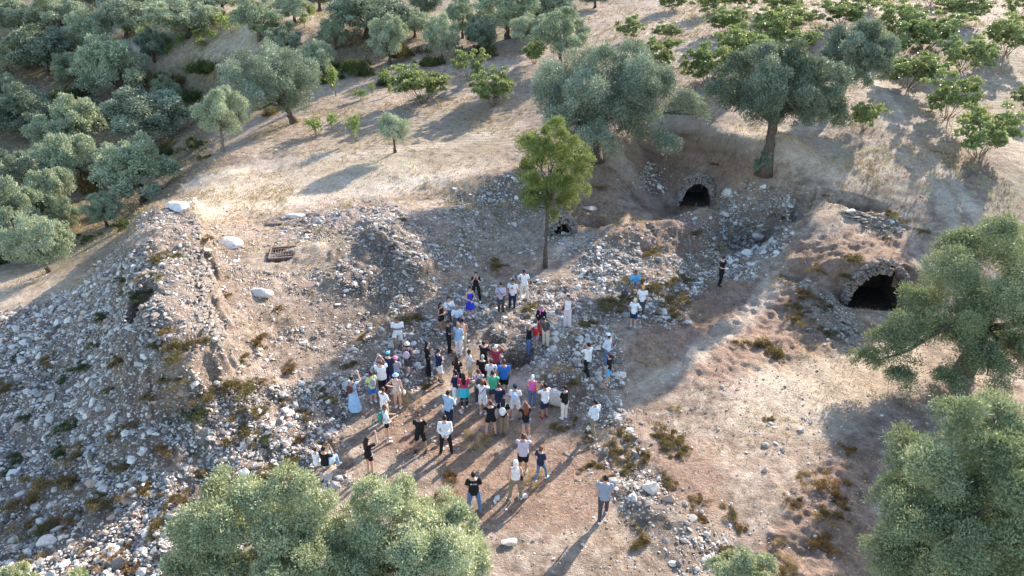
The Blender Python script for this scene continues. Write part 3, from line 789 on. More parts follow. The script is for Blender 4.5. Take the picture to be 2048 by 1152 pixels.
# masonry courses still visible in the wall stump
def wall_course(pix, n, seed, label, h=.1, cat="ruined wall", name="ruined_wall"):
    rng = np.random.RandomState(seed); pts = [G(*q) for q in pix]; mb = MB()
    for k in range(len(pts) - 1):
        a, b = pts[k], pts[k + 1]; d = b - a; L = np.linalg.norm(d[:2]); an = math.atan2(d[1], d[0])
        for i in range(n):
            t = rng.rand(); q = a + d * t
            q[:2] += rng.normal(0, .26, 2); q[2] = surf(q[0:1], q[1:2])[0] + rng.uniform(-.05, .16)
            v, f = PROT[rng.randint(24)]
            R3 = np.array(Matrix.Rotation(an + rng.normal(0, .3), 3, 'Z'))
            mb.add(v * np.array([rng.uniform(.13, .30), rng.uniform(.10, .2), rng.uniform(.06, .16)]) @ R3.T + q, f)
    tag(link(name, mb.mesh(name, [M_MASON], False)), label, cat)
wall_course([(398, 440), (402, 500), (412, 560), (418, 630), (428, 700)], 60, 1, "crumbling stone edge along the right side of the tall ruined wall")
wall_course([(283, 500), (286, 560), (292, 650), (305, 720)], 60, 2, "broken stone face on the shaded left side of the tall ruined wall", .12)
wall_course([(1695, 428), (1745, 440), (1800, 462)], 45, 3, "short low course of pale stones beside the dark trench on the mound")
wall_course([(1640, 600), (1690, 650), (1720, 700)], 30, 4, "rough stones at the foot of the dark vault mouth", .1)
wall_course([(745, 455), (780, 490), (835, 545)], 50, 5, "collapsed spine of stones along the middle rubble mound", .1)

# ---------------------------------------------------------------- foliage
def leaves(pos, dirs, L, W, rng, face=None):
    n = len(pos)
    dirs = dirs / (np.linalg.norm(dirs, axis=1, keepdims=True) + 1e-9)
    s = np.cross(dirs, rng.normal(size=(n, 3)) if face is None else face + rng.normal(0, .45, (n, 3))); s /= np.linalg.norm(s, axis=1, keepdims=True) + 1e-9
    L = L * rng.uniform(.6, 1.3, (n, 1)); W = W * rng.uniform(.7, 1.3, (n, 1))
    v = np.stack([pos, pos + dirs * L * .5 + s * W * .5, pos + dirs * L, pos + dirs * L * .5 - s * W * .5], 1).reshape(-1, 3)
    return v, np.arange(4 * n).reshape(n, 4)
def crown_mesh(name, seed, rx, ry, rz, nlobe, nleaf, L, W, mat, lobe=(.24, .38), drop=.25, fuzz=.07, base_cut=-.75, lump=1.0, extra=None):
    """a crown of overlapping leaf masses; centre at the origin"""
    rng = np.random.RandomState(seed)
    C, Rr = [], []
    k = 0
    while len(C) < nlobe and k < 6000:
        k += 1
        d = rng.normal(size=3); d /= np.linalg.norm(d)
        if d[2] < base_cut: continue
        r = rng.uniform(*lobe)
        c = d * (rng.uniform(.30, 1.12) ** .6 * (1.04 - r))
        if any(np.linalg.norm(c - c2) < (.86 - .00006 * k) * (r + r2) for c2, r2 in zip(C, Rr)): continue
        C.append(c); Rr.append(r)
    if extra:
        C += [np.array(e[:3]) for e in extra]; Rr += [e[3] for e in extra]
    C = np.array(C); Rr = np.array(Rr); sc = np.array([rx, ry, rz])
    # every mass is itself made of smaller tufts
    S, Q, own = [], [], []
    for i in range(len(C)):
        for j in range(17):
            d = rng.normal(size=3); d /= np.linalg.norm(d)
            if d[2] < -.5: d[2] *= -1
            S.append(C[i] + d * Rr[i] * rng.uniform(.40, .98) + np.array([0, 0, .1 * Rr[i]])); Q.append(Rr[i] * rng.uniform(.20, .46)); own.append(i)
    S = np.array(S); Q = np.array(Q); own = np.array(own)
    wgt = Q ** 2; wgt = wgt / wgt.sum()
    li = rng.choice(len(S), nleaf, p=wgt)
    d = rng.normal(size=(nleaf, 3)); d /= np.linalg.norm(d, axis=1, keepdims=True)
    d[:, 2] = np.where((d[:, 2] < -.35) & (rng.rand(nleaf) < .6), -d[:, 2], d[:, 2])
    rr = .45 + .6 * rng.rand(nleaf) ** .7 + rng.exponential(.16, nleaf)
    core = rng.rand(nleaf) < .11
    pu = S[li] + d * (Q[li] * rr)[:, None]
    pu = np.where(core[:, None], C[own[li]] * .8 + d * (Rr[own[li]] * .75 * rng.rand(nleaf) ** .5)[:, None], pu)
    keep = np.ones(nleaf, bool)
    for j in range(len(C)):
        dist = np.linalg.norm(pu - C[j], axis=1) / Rr[j]
        keep &= ~((dist < .52) & ~core & (rng.rand(nleaf) < .92))
    pu, d, li, core = pu[keep], d[keep], li[keep], core[keep]
    iso = float(np.prod(sc)) ** (1 / 3.0)
    cc_ = C[own[li]]
    pos = cc_ * sc + (pu - cc_) * iso
    out = pu - C[own[li]] * .8; out /= np.linalg.norm(out, axis=1, keepdims=True) + 1e-6
    face = d * .5 + out * .8
    dr = d * .45 + out * .3 + np.array([0, 0, .30]) + rng.normal(0, .6, d.shape)
    v, f = leaves(pos, dr, L, W, rng, face)
    lt = rng.rand(len(C)); st = rng.rand(len(S))
    tint = np.clip(.22 * lt[own[li]] + .18 * st[li] + .48 * rng.rand(len(li)) + .10, 0, 1)
    me = new_mesh(name, v, f, [mat], {"tint": np.repeat(tint, 4)})
    return me, C * sc, Rr * min(sc)
def trunk_mesh(name, seed, h, r, tips, mat, fork=.45, gnarl=.12, lean=(0, 0), multi=1):
    """trunk from the base to a fork, then limbs reaching the crown masses"""
    rng = np.random.RandomState(seed); mb = MB()
    fk = np.array([lean[0], lean[1], h * fork])
    if multi == 1:
        n = 7; pts = [fk * (i / n) ** 1.0 + np.array([rng.normal(0, gnarl * r), rng.normal(0, gnarl * r), 0]) * (i > 0) for i in range(n + 1)]
        pts[0] = pts[0] - np.array([0, 0, .25])
        rad = [r * (1.55 - .75 * min(1, i / 3.0)) * rng.uniform(.92, 1.08) if i < 3 else r * rng.uniform(.75, .9) for i in range(n + 1)]
        mb.tube(pts, rad, 12, jit=.12, rng=rng)
        if r > .22:
            for q in range(5):
                a = rng.uniform(0, 6.28); o = np.array([math.cos(a), math.sin(a), 0]) * r * .62
                mb.tube([p + o * (1 - .35 * i / n) * (1.35 if i == 0 else 1) for i, p in enumerate(pts)], [r * .45 * rng.uniform(.7, 1.1) for _ in pts], 8, jit=.1, rng=rng)
    for i, t in enumerate(tips):
        st = fk if multi == 1 else np.array([rng.normal(0, r * 1.2), rng.normal(0, r * 1.2), -.1])
        t = np.array(t); mid = st + (t - st) * .45 + np.array([0, 0, .10 * h * (1 if multi == 1 else -.5)]) + rng.normal(0, .05 * h, 3)
        q = [st, (st + mid) / 2 + rng.normal(0, .02 * h, 3), mid, (mid + t) / 2 + rng.normal(0, .03 * h, 3), t]
        r0 = r * (.5 if multi == 1 else .55) * rng.uniform(.7, 1.0)
        mb.tube(q, [r0, r0 * .8, r0 * .55, r0 * .35, r0 * .15], 7, jit=.08, rng=rng)
    return mb.mesh(name, [mat])
def px_size(px, base):
    """metres per photo pixel across, at this ground point"""
    return proj(base[0], base[1], base[2])[2] / FPX
def height_at(base, py, back=0.0):
    """height of a point straight above the base that shows at photo row py"""
    b = (576 - py) / FPX
    dy = FW[1] + b * UP[1]; dz = FW[2] + b * UP[2]
    return CZ + (base[1] + back) / dy * dz - base[2]
def big_tree(name, label, cat, bx, by, x0, x1, ytop, ybot, seed, mat, nl, nleaf, L, W, trunk_r, group=None, bark=None, depth=1.0, lean=None, nt_=9, fork=.45, lobe=(.24, .36), base_cut=-.95, extra=None, ztop=None, zb=None, suckers=False, fuzz=.07):
    zb_ = zb
    b = G(bx, by); m = px_size(0, b)
    w = (x1 - x0) * m * 1.05; cx = ((x0 + x1) / 2 - bx) * m
    zt = height_at(b, ytop) if ztop is None else ztop
    zt = min(zt, w * 1.9) * 1.03
    zb = max(height_at(b, ybot, -w * .38), .05 * zt)
    if zb > zt * .6: zb = zt * .35
    if zb_ is not None: zb = zb_
    rz = (zt - zb) / 2; cz = (zt + zb) / 2
    root = tag(link(name, None, loc=b), label, cat, group)
    me, C, Rr = crown_mesh("crown", seed, w / 2, w / 2 * depth, rz, nl, nleaf, L, W, mat, lobe, base_cut=base_cut, extra=extra, fuzz=fuzz)
    cy = 0.0
    link("crown", me, root, (cx, cy, cz))
    rng = np.random.RandomState(seed + 1)
    idx = rng.choice(len(C), min(nt_, len(C)), replace=False)
    tips = [C[i] + np.array([cx, cy, cz]) for i in idx]
    tm = trunk_mesh("trunk", seed + 2, zt, trunk_r, tips, bark or M_BARK, fork, lean=lean or (cx * .35, 0))
    link("trunk", tm, root)
    if suckers:
        sm, _, _ = crown_mesh("basal_shoots", seed + 5, trunk_r * 2.0, trunk_r * 1.6, trunk_r * 2.2, 8, 5000, L * .8, W * .8, mat)
        link("basal_shoots", sm, root, (-trunk_r * .9, -trunk_r * .6, trunk_r * 1.6))
    return root
OL = "olive_tree"
big_tree(OL, "largest olive tree, broad crown and thick black trunk, left of the sunken pit", "olive tree", 1182, 318, 1052, 1345, 103, 330, 21, M_OLIVE, 24, 200000, .13, .054, .62, depth=.85, fork=.36, suckers=True, lobe=(.26, .38), extra=[(1.05, .1, -.25, .27), (1.22, .1, -.35, .2), (.75, -.5, -.85, .24), (-.1, -.7, -.7, .3)], zb=0.9)
big_tree(OL, "olive tree with twisted dark trunk standing on the rim of the sunken pit", "olive tree", 1527, 347, 1412, 1652, 104, 300, 35, M_OLIVE, 22, 170000, .125, .052, .36, depth=.85, fork=.42, suckers=True, base_cut=-.95, lobe=(.24, .36), extra=[(-.95, 0, -.25, .26), (.85, .0, -.6, .26), (1.0, 0, -.85, .18)], zb=2.8)
big_tree(OL, "dense rounded dark olive tree right behind the pit-rim olive", "olive tree", 1674, 208, 1622, 1768, 48, 205, 41, M_OLIVE, 16, 90000, .14, .055, .30, fork=.3, lobe=(.3, .42), zb=0.7)
big_tree(OL, "large leaning olive with bare forked limb, in front of the dark vault mouth", "olive tree", 1925, 745, 1778, 2110, 465, 790, 52, M_OLIVEG, 22, 210000, .105, .038, .35, depth=.8, fork=.33, base_cut=-.95, lobe=(.24, .36), extra=[(-.95, -.15, -.35, .27), (-1.22, -.3, -.55, .25), (-1.42, -.35, -.72, .19), (-1.1, -.5, -.9, .2), (-.7, -.7, -.85, .2), (.25, -.75, -.45, .3), (-.35, -.8, -.6, .26)], zb=0.2)
big_tree(OL, "huge olive bush crown filling the lower right corner", "olive tree", 1880, 1240, 1672, 2050, 835, 1400, 63, M_OLIVEG, 38, 260000, .090, .031, .32, depth=.85, fork=.22, base_cut=-.9, lobe=(.22, .35), nt_=12, zb=0.1)
big_tree(OL, "left tree of the foreground olive pair at the bottom, with visible limbs", "olive tree", 610, 1300, 400, 735, 990, 1330, 74, M_OLIVEP, 32, 200000, .085, .029, .24, depth=.75, fork=.28, lobe=(.22, .36), nt_=12, bark=M_BARKL, extra=[(.55, .1, .75, .24), (.35, .25, .9, .2)], zb=0.4)
big_tree(OL, "right tree of the foreground olive pair, below the man in the logo shirt", "olive tree", 830, 1290, 672, 975, 985, 1310, 85, M_OLIVEP, 30, 190000, .085, .029, .22, depth=.75, fork=.28, lobe=(.22, .36), nt_=11, bark=M_BARKL, zb=0.4)
big_tree(OL, "only the tip of an olive crown showing at the bottom edge right of centre", "olive tree", 1462, 1290, 1395, 1525, 1118, 1260, 91, M_OLIVEP, 14, 26000, .085, .027, .1, fork=.3)
big_tree(OL, "only the tip of an olive crown showing in the lower left corner", "olive tree", 68, 1290, 20, 118, 1112, 1250, 92, M_OLIVEP, 14, 22000, .085, .027, .1, fork=.3)
big_tree(OL, "low olive tip at the bottom edge left of the foreground pair", "olive tree", 172, 1300, 125, 225, 1135, 1262, 93, M_OLIVEP, 14, 20000, .085, .027, .1, fork=.3)
big_tree("ash_tree", "tall slender light green tree with thin straight trunk among the rubble", "tree", 1090, 536, 1018, 1172, 246, 468, 101, M_ASH, 34, 56000, .105, .042, .105, bark=M_BARK, fork=.42, lobe=(.17, .28), nt_=16, depth=.9, base_cut=-.9, fuzz=.25, zb=2.7)
big_tree(OL, "small silver olive tree leaning on the field edge above the gully", "olive tree", 446, 303, 404, 508, 183, 292, 111, M_OLIVEL, 14, 40000, .12, .05, .12, bark=M_BARKL, fork=.35, lobe=(.3, .42), zb=0.8)
big_tree(OL, "broad silver clump of olives at the head of the gully", "olive tree", 590, 246, 455, 648, 98, 252, 121, M_OLIVE, 26, 100000, .14, .055, .3, fork=.25, lobe=(.26, .38), zb=-0.1)
big_tree(OL, "small round ball-shaped olive alone on the dry field", "olive tree", 790, 306, 757, 822, 233, 294, 131, M_OLIVEL, 16, 18000, .12, .045, .10, fork=.4, lobe=(.4, .5), zb=0.5)

# far olives: six crowns and trunks shared by copies
OPROT = []
for k in range(6):
    me, C, Rr = crown_mesh("crown", 200 + k, 1.0, 1.0, .85, 15 + 2 * k, 26000, .066, .030, (M_OLIVEL, M_OLIVE, M_OLIVEL)[k % 3], lobe=(.24, .40), base_cut=-.8, fuzz=.10)
    rng = np.random.RandomState(k)
    tips = [C[i] + np.array([0, 0, 1.15]) for i in rng.choice(len(C), 6, replace=False)]
    OPROT.append((me, trunk_mesh("trunk", 300 + k, 2.0, .10, tips, M_BARK, .3)))
FAR = [  # bx by width ytop label
 (290,408,140,285,"brightest silver olive just behind the far end of the ruined wall"),
 (300,290,155,178,"wide olive in the gully left of the small leaning one"),
 (165,300,108,200,"olive with clumped crown in the gully, left of the widest one"),
 (160,375,80,262,"olive in the gully directly behind the dark green shrub"),
 (62,278,115,180,"dull green olive at the left edge of the gully"),
 (98,545,95,432,"olive nearest the sandy strip at the left edge"),
 (38,478,95,370,"dense olive at the left edge above the sandy strip"),
 (28,392,90,296,"silver olive at the left edge, middle of three stacked ones"),
 (215,455,70,395,"low grey-green olive sapling on the gully slope behind the wall"),
 (243,212,118,76,"tall olive overlooking the gully from its upper bank"),
 (97,148,100,62,"flat-topped olive in front of the rubble heap on the far left"),
 (190,112,85,22,"olive in the far left grove behind the young vines"),
 (125,62,90,-8,"olive at the top edge in the far left grove"),
 (45,72,75,5,"olive in the top left corner of the grove"),
 (18,150,75,85,"olive cut by the left edge below the corner of the grove"),
 (12,215,60,150,"small olive cut by the left edge beside the thicket"),
 (255,75,85,-5,"pale olive beside the dark one at the top left"),
 (378,72,115,-8,"darkest wide olive at the top left"),
 (520,78,108,-5,"olive with a visible bare trunk on the upper left terrace"),
 (576,112,72,48,"small round olive on the terrace above the big clump"),
 (672,98,62,38,"small olive on the terrace right of the round one"),
 (780,128,72,38,"olive on the bank above the fig trees"),
 (735,78,140,-20,"wide olive at the top edge left of centre"),
 (884,118,60,30,"olive on the bank, left of the green rounded one"),
 (925,75,60,-8,"green rounded olive at the top centre"),
 (853,38,60,-22,"olive touching the top edge at the centre"),
 (1120,128,90,22,"olive standing behind the largest olive's crown"),
 (1015,78,115,-20,"dark olive at the top edge right of centre"),
 (1095,62,95,-25,"dark olive behind the one above the largest olive"),
 (635,150,70,88,"low olive at the right of the big silver clump"),
 (590,45,70,-15,"olive at the top edge of the upper terrace"),
 (310,120,60,60,"small olive among the young vines"),
 (100,345,60,290,"small low olive in the gully near the left edge"),
 (115,415,70,345,"low olive hidden in the gully thicket"),
 (1190,15,60,-30,"olive at the far edge of the upper field"),
 (8,45,70,-15,"dark olive in the extreme top left corner"),(150,18,90,-40,"far olive at the top edge above the young vines"),(215,28,80,-30,"far olive at the top edge, third from the left corner"),
 (300,20,80,-35,"far olive at the top edge left of the darkest one"),(448,30,80,-35,"far olive at the top edge between the two big dark ones"),(640,20,70,-35,"far olive at the top edge behind the small round one"),
 (70,112,70,60,"olive in front of the corner grove beside the flat-topped one"),(150,165,70,110,"olive behind the thicket in the left grove"),(205,255,70,200,"olive at the gully head beside the tall one"),
 (120,315,90,240,"olive with pale crown amid the gully"),(245,360,80,290,"low pale olive between the wall-end olive and the wide one"),(25,255,70,205,"olive on the left edge above the stacked ones"),
 (75,365,80,310,"olive in the gully thicket right of the stacked ones"),(135,455,60,400,"low olive near the gully bottom"),(60,515,55,460,"small olive just above the sandy strip"),(340,215,60,160,"low olive on the earth bank of the gully"),
 (1060,100,80,30,"olive hiding behind the one above the largest olive"),(960,105,60,40,"dark olive on the bank at the top centre"),(830,75,60,20,"olive between two bank olives at the top centre"),
]
for i, (bx, by, w, yt, lb) in enumerate(FAR):
    b = G(bx, by); m = px_size(0, b); W_ = w * m / 2; zt = max(height_at(b, yt), W_ * 1.1)
    zt = min(zt, W_ * 2.6)
    s = zt / 2.0
    root = tag(link(OL, None, loc=b, rz=i * 1.9), lb, "olive tree", "olive trees of the grove and the gully")
    cr, tr = OPROT[i % 6]
    link("crown", cr, root, (0, 0, s * 1.04), sc=(W_ * (1.22 + .12 * math.sin(i * 2.7)), W_ * (1.2 + .14 * math.cos(i * 1.9)), s * (1.2 + .1 * math.sin(i * 3.3))))
    link("trunk", tr, root, sc=(W_ * .9, W_ * .9, s))

# fig trees
def fig_proto(seed, nst=11, big=1.0):
    rng = np.random.RandomState(seed); tips = []; P_, D_ = [], []
    while len(tips) < nst:
        a = rng.uniform(0, 6.28); q = rng.uniform(.25, 1.0) ** .6
        t = np.array([math.cos(a) * q * .82, math.sin(a) * q * .82, rng.uniform(.55, 1.25) * (1.15 - .35 * q)])
        tips.append(t)
    sub = []
    for t in tips:
        for _ in range(5):
            sub.append(t + rng.normal(0, .17, 3) * np.array([1, 1, .8]))
        sub.append(t * .7 + rng.normal(0, .12, 3))
    for s in sub:
        n = rng.randint(60, 110); d = rng.normal(size=(n, 3)); d /= np.linalg.norm(d, axis=1, keepdims=True); d[:, 2] = np.abs(d[:, 2]) * .8 - .15
        P_.append(s + d * (.03 + .115 * rng.rand(n, 1))); D_.append(d + np.array([0, 0, -.1]) + rng.normal(0, .4, (n, 3)))
    P_ = np.vstack(P_); D_ = np.vstack(D_)
    k = P_[:, 2] > .08; P_, D_ = P_[k], D_[k]
    v, f = leaves(P_, D_, .085, .062, rng)
    me = new_mesh("crown", v, f, [M_FIG], {"tint": np.repeat(np.clip(.15 + .55 * rng.rand(len(P_)) + .25 * P_[:, 2] * rng.rand(len(P_)), 0, 1), 4)})
    return me, trunk_mesh("trunk", seed + 9, 1.0, .030, tips, M_BARKL, multi=2)
FPROT = [fig_proto(400 + k, 10 + 2 * k) for k in range(5)]
FIG = [
 (1258,82,60,38,"fig tree at the left end of the upper right orchard, near the bare field"),
 (1330,78,55,46,"small fig tree second from the left in the upper orchard"),
 (1303,146,98,78,"fig tree just above the largest olive's right shoulder"),
 (845,205,112,132,"widest fig tree on the slope left of the largest olive"),
 (988,211,86,148,"fig tree closest to the largest olive on its left side"),
 (940,162,72,106,"fig tree behind the pair on the left slope"),
 (1068,128,58,80,"fig tree tucked behind the largest olive on its left"),
 (1420,172,98,88,"fig tree left of the pit-rim olive, partly behind its crown"),
 (1488,140,112,52,"fig tree behind the pit-rim olive's crown"),
 (1455,68,82,20,"fig tree at the left of the orchard cluster, second row"),
 (1540,92,98,24,"fig tree in the middle of the orchard cluster"),
 (1605,102,84,56,"fig tree between the two dark olives in the orchard"),
 (1598,55,84,15,"fig tree behind the middle of the orchard cluster"),
 (1680,52,96,-2,"fig tree above the dense rounded dark olive"),
 (1565,28,80,-12,"fig tree at the top edge of the orchard cluster"),
 (1420,28,85,-15,"fig tree at the top edge left of the orchard"),
 (1488,20,50,-20,"small fig tree at the top edge of the orchard"),
 (1792,70,96,4,"fig tree right of the dense dark olive, upper row"),
 (1848,102,124,26,"wide fig tree in the orchard's upper right rows"),
 (1915,44,92,-6,"leafy fig tree at the top edge, upper right"),
 (2030,36,52,-8,"fig tree in the top right corner"),
 (2010,110,98,33,"fig tree at the right edge, third row from the top"),
 (1918,145,96,74,"fig tree second from the right in the third row"),
 (1815,176,112,106,"fig tree with a low dark crown right of the dense dark olive"),
 (1780,112,62,70,"small fig tree touching the dense dark olive's right side"),
 (1892,238,112,158,"fig tree on the right slope above the nearest one"),
 (1955,317,142,216,"nearest and largest fig tree on the right slope"),
 (2050,225,64,168,"fig tree cut by the right edge"),
 (1725,262,60,202,"spindly young fig tree alone on the right slope"),
 (1345,20,56,-15,"fig tree at the top edge over the upper orchard's left end"),
 (1740,22,60,-18,"fig tree at the top edge near the upper orchard's middle"),
 (1860,12,70,-30,"fig tree row end at the top edge, right part"),
 (1545,60,60,25,"small fig tree squeezed inside the orchard cluster"),
 (1520,100,60,60,"small fig tree at the front of the orchard cluster"),
 (85,278,46,238,"bright green fig sapling in the left gully"),
]
for i, (bx, by, w, yt, lb) in enumerate(FIG):
    b = G(bx, by); m = px_size(0, b); W_ = w * m / 2; zt = max(height_at(b, yt), W_ * .8); zt = min(zt, W_ * 2.4)
    root = tag(link("fig_tree", None, loc=b, rz=i * 2.3), lb, "fig tree", "fig trees of the orchard")
    cr, tr = FPROT[i % 5]; s = (W_ * 1.02, W_ * 1.02, zt / 1.22)
    link("crown", cr, root, sc=s); link("trunk", tr, root, sc=s)

# saplings
def sap_proto(seed):
    rng = np.random.RandomState(seed); P_ = []
    tips = [np.array([rng.normal(0, .22), rng.normal(0, .22), rng.uniform(.45, 1.0)]) for _ in range(6)]
    for t in tips: P_.append(t + rng.normal(0, .13, (70, 3)))
    P_ = np.vstack(P_); v, f = leaves(P_, rng.normal(size=P_.shape) + [0, 0, .2], .13, .085, rng)
    return new_mesh("crown", v, f, [M_VINE], {"tint": np.repeat(rng.rand(len(P_)), 4)}), trunk_mesh("trunk", seed, 1.0, .03, tips, M_BARKL, .4)
SPROT = [sap_proto(500 + k) for k in range(4)]
SAP = [(775,172,26,140),(722,202,26,180),(745,193,14,168),(672,192,32,140),(632,272,42,236),(664,260,26,228),(712,282,28,238),(265,75,30,50),(292,88,34,55),(330,96,34,72),(366,92,26,70),(398,82,30,62),(442,58,36,28),(462,66,34,36),(350,66,30,48),(300,112,30,80),(335,108,26,84),(275,62,26,45),(425,85,22,62),(620,40,26,12),(610,55,20,32),(405,100,22,78),(380,68,26,50),(780,190,12,170)]
for i, (bx, by, w, yt) in enumerate(SAP):
    b = G(bx, by); m = px_size(0, b); W_ = w * m / 2; zt = min(max(height_at(b, yt), W_), W_ * 4)
    if by > 130:
        lb = {775: "thin sapling behind the widest fig tree on the dry field", 722: "short sapling, left of a pair beside the widest fig tree", 745: "tiny bare sapling just left of the widest fig tree", 672: "sapling in front of the bank, right of the big silver clump",
              632: "umbrella-shaped sapling below the big silver clump", 664: "small bushy sapling right of the umbrella-shaped one", 712: "tall leafy sapling left of the ball-shaped olive", 780: "thin sapling in front of the widest fig tree"}.get(bx, "sapling on the dry field")
        g = "saplings on the dry field"
    else: lb = "small bright green young vine planted in the upper left terrace"; g = "young vines of the upper left terrace"
    root = tag(link("sapling", None, loc=b, rz=i * 1.3), lb, "sapling", g)
    cr, tr = SPROT[i % 4]; s = (W_ * 1.9, W_ * 1.9, zt)
    link("crown", cr, root, sc=s); link("trunk", tr, root, sc=s)

# ---------------------------------------------------------------- shrubs
def shrub_proto(seed, mat, n=3200, L=.14, W=.026, up=.5, name="shrub", lob=13):
    rng = np.random.RandomState(seed)
    C = [np.array([rng.normal(0, .48), rng.normal(0, .42), rng.uniform(-.05, .16)]) for _ in range(lob)]
    li = rng.randint(len(C), size=n); d = rng.normal(size=(n, 3)); d /= np.linalg.norm(d, axis=1, keepdims=True); d[:, 2] = np.abs(d[:, 2])
    p = np.array(C)[li] + d * np.array([.27, .27, .34]) * (.25 + .75 * rng.rand(n, 1)) * rng.uniform(.5, 1.25, (lob, 1))[li]
    v, f = leaves(p, d + rng.normal(0, .4, d.shape) + [0, 0, up], L, W, rng)
    return new_mesh(name, v, f, [mat], {"tint": np.repeat(np.clip(rng.rand(n) * .75 + .25 * rng.rand(len(C))[li], 0, 1), 4)})
SH = {"d": [shrub_proto(600 + k, M_DRYB) for k in range(4)], "g": [shrub_proto(610 + k, M_DRYG) for k in range(4)], "r": [shrub_proto(620 + k, M_RUST) for k in range(3)],
      "b": [shrub_proto(630 + k, M_DARKB, 4600, .10, .036, .3, lob=17) for k in range(4)], "s": [shrub_proto(640 + k, M_STRAW, 1100, .26, .018, 1.0) for k in range(3)]}
SHN = {"d": "brown cushion shrub", "g": "olive-brown low shrub", "r": "rusty red-brown dry shrub", "b": "dark green bush", "s": "tuft of pale straw"}
SHR = """350 705 85 g|378 690 45 g|210 632 42 b|278 600 40 b|408 484 32 d|318 520 48 g|345 512 30 g|510 690 48 d|575 742 42 r|450 782 90 g|415 800 55 g|475 775 40 d|150 850 55 b|125 905 40 b|120 968 90 d|75 1000 70 d|485 880 60 g|330 893 48 r|300 972 40 d|270 985 40 r|425 1025 75 d|440 1060 50 r|60 1060 60 d|100 1055 60 g|172 1108 30 g|232 1120 45 r|270 1140 50 r|452 592 30 r|992 532 44 d|790 442 34 d|555 622 24 r|1312 578 85 d|1345 604 60 d|1060 628 50 g|1172 652 44 g|1222 612 60 g|1300 505 46 d|1260 600 30 d|1340 632 50 d|1520 694 74 d|1615 588 55 r|1655 612 40 g|1590 612 34 g|1705 520 40 g|1640 540 40 d|1690 560 36 g|1600 640 50 d|1650 660 40 g|1325 876 60 d|1350 880 50 d|1242 872 44 d|1350 815 26 s|1396 998 34 d|1462 1028 34 g|1125 752 44 s|1150 770 44 d|1085 755 34 s|1150 668 26 s|1782 428 34 g|1805 440 22 g|1846 464 24 d|1773 481 20 r|1652 393 14 d|825 640 44 g|1650 975 60 r|1685 1010 50 r|1250 935 50 d|1290 905 40 d|1230 900 40 d|955 885 50 s|930 870 40 s|815 800 50 s|1072 960 50 s|885 1000 40 r|900 950 36 r|975 870 30 s|855 770 34 g|1540 838 20 d|1560 440 26 d|1285 265 30 d|1325 262 26 r|1425 330 26 d|1195 375 30 d|1390 470 30 g|600 880 34 r|560 800 30 r|650 890 34 g|720 680 26 d|640 775 30 g|490 830 40 g|530 880 34 b|250 560 30 b|190 690 28 d|130 760 30 b|60 830 34 b|220 780 30 g|35 712 26 b|250 850 30 d|380 905 26 g|1480 1060 30 r|1590 1010 40 r|1560 1080 40 s|1780 330 0 d|1440 1100 34 d|25 780 50 g|95 730 40 d|170 730 44 b|240 720 40 d|160 910 60 d|250 930 50 g|30 930 60 b|200 1010 60 g|350 1000 50 d|320 1060 60 g|60 1130 60 d|140 1040 44 r|390 830 50 b|520 960 60 d|520 830 44 g|580 920 44 g|610 830 40 d|300 790 50 d|230 870 46 r|410 940 50 d|350 760 50 g|660 800 36 d|700 730 30 g|480 730 40 d|330 660 40 d|300 560 40 g|520 770 34 r|1180 930 40 d|1215 960 30 r|1330 960 44 d|1400 1040 36 r|1290 1080 50 d|1500 1130 40 g|1560 1140 50 d|1640 1090 60 r|1610 950 30 s|1580 1120 44 s|1700 900 36 r|1660 1040 50 d|1150 840 30 d|1180 875 34 d|1120 860 34 d|1360 900 44 d|1100 690 22 s|1370 560 34 d|1270 560 36 g|1430 500 26 d"""
for i, q in enumerate(SHR.split("|")):
    a = q.split()
    px, py, w, k = int(a[0]), int(a[1]), int(a[2]), a[3]
    if w < 5: continue
    b = G(px, py); m = px_size(0, b); s = w * m / 2 / .74
    wh = min(ZN, key=lambda q: (q[0] - px) ** 2 + (q[1] - py) ** 2)[2]
    sz = "large" if w >= 60 else ("small" if w < 34 else "medium")
    o = link({"s": "straw_tuft", "b": "bush"}.get(k, "shrub"), SH[k][i % len(SH[k])], loc=b, rz=i * 1.1, sc=(s, s * .85, s * (.62 if k != "b" else .5)))
    tag(o, f"{sz} {SHN[k]} {wh}", "shrub", f"{sz} {SHN[k]} kind {wh}")
# gully thickets
GUL = """180 375 95 120|150 200 100 60|415 145 62 60|40 250 80 40|130 330 90 50|200 330 60 50|250 320 80 40|340 340 70 40|330 170 90 60|380 200 70 50|700 140 85 50|730 150 60 40|820 110 90 50|860 130 60 40|950 110 90 50|640 165 60 40|545 225 70 45|470 205 60 60|60 420 90 50|10 350 60 50|140 440 60 40|10 520 60 40|270 240 80 50|90 230 60 40|120 95 70 35|450 150 40 30|250 455 60 35|30 120 50 30|1060 75 70 40|770 170 50 24|330 250 60 30|395 290 50 30|410 320 30 22|5 440 60 50|110 500 50 30|180 480 40 22|320 300 80 36|230 420 60 36|340 310 50 26"""
for i, q in enumerate(GUL.split("|")):
    px, py, w, h = map(int, q.split())
    b = G(px, py); m = px_size(0, b); s = w * m / 2 / .85
    k = "b" if i % 4 else "g"
    o = link("bush", SH[k][i % 4], loc=b, rz=i * 1.7, sc=(s, s * .8, max(s * .8, h * m * .9)))
    t_ = "tall" if h > 45 else "low"
    wh = "in the far left grove" if py < 130 and px < 500 else "on the left bank of the gully" if px < 160 and py < 380 else "at the left edge above the sandy strip" if px < 160 else "down in the gully behind the wall" if py > 280 and px < 450 else "in the middle of the gully" if px < 450 else "around the big silver olive clump" if px < 680 else "on the bank above the fig slope" if px < 880 else "below the dark olives at the top"
    cw = 'dark green' if k == 'b' else 'brownish green'
    tag(o, f"{t_} {cw} thicket bush {wh}", "bush", f"{t_} {cw} thicket bushes {wh}")
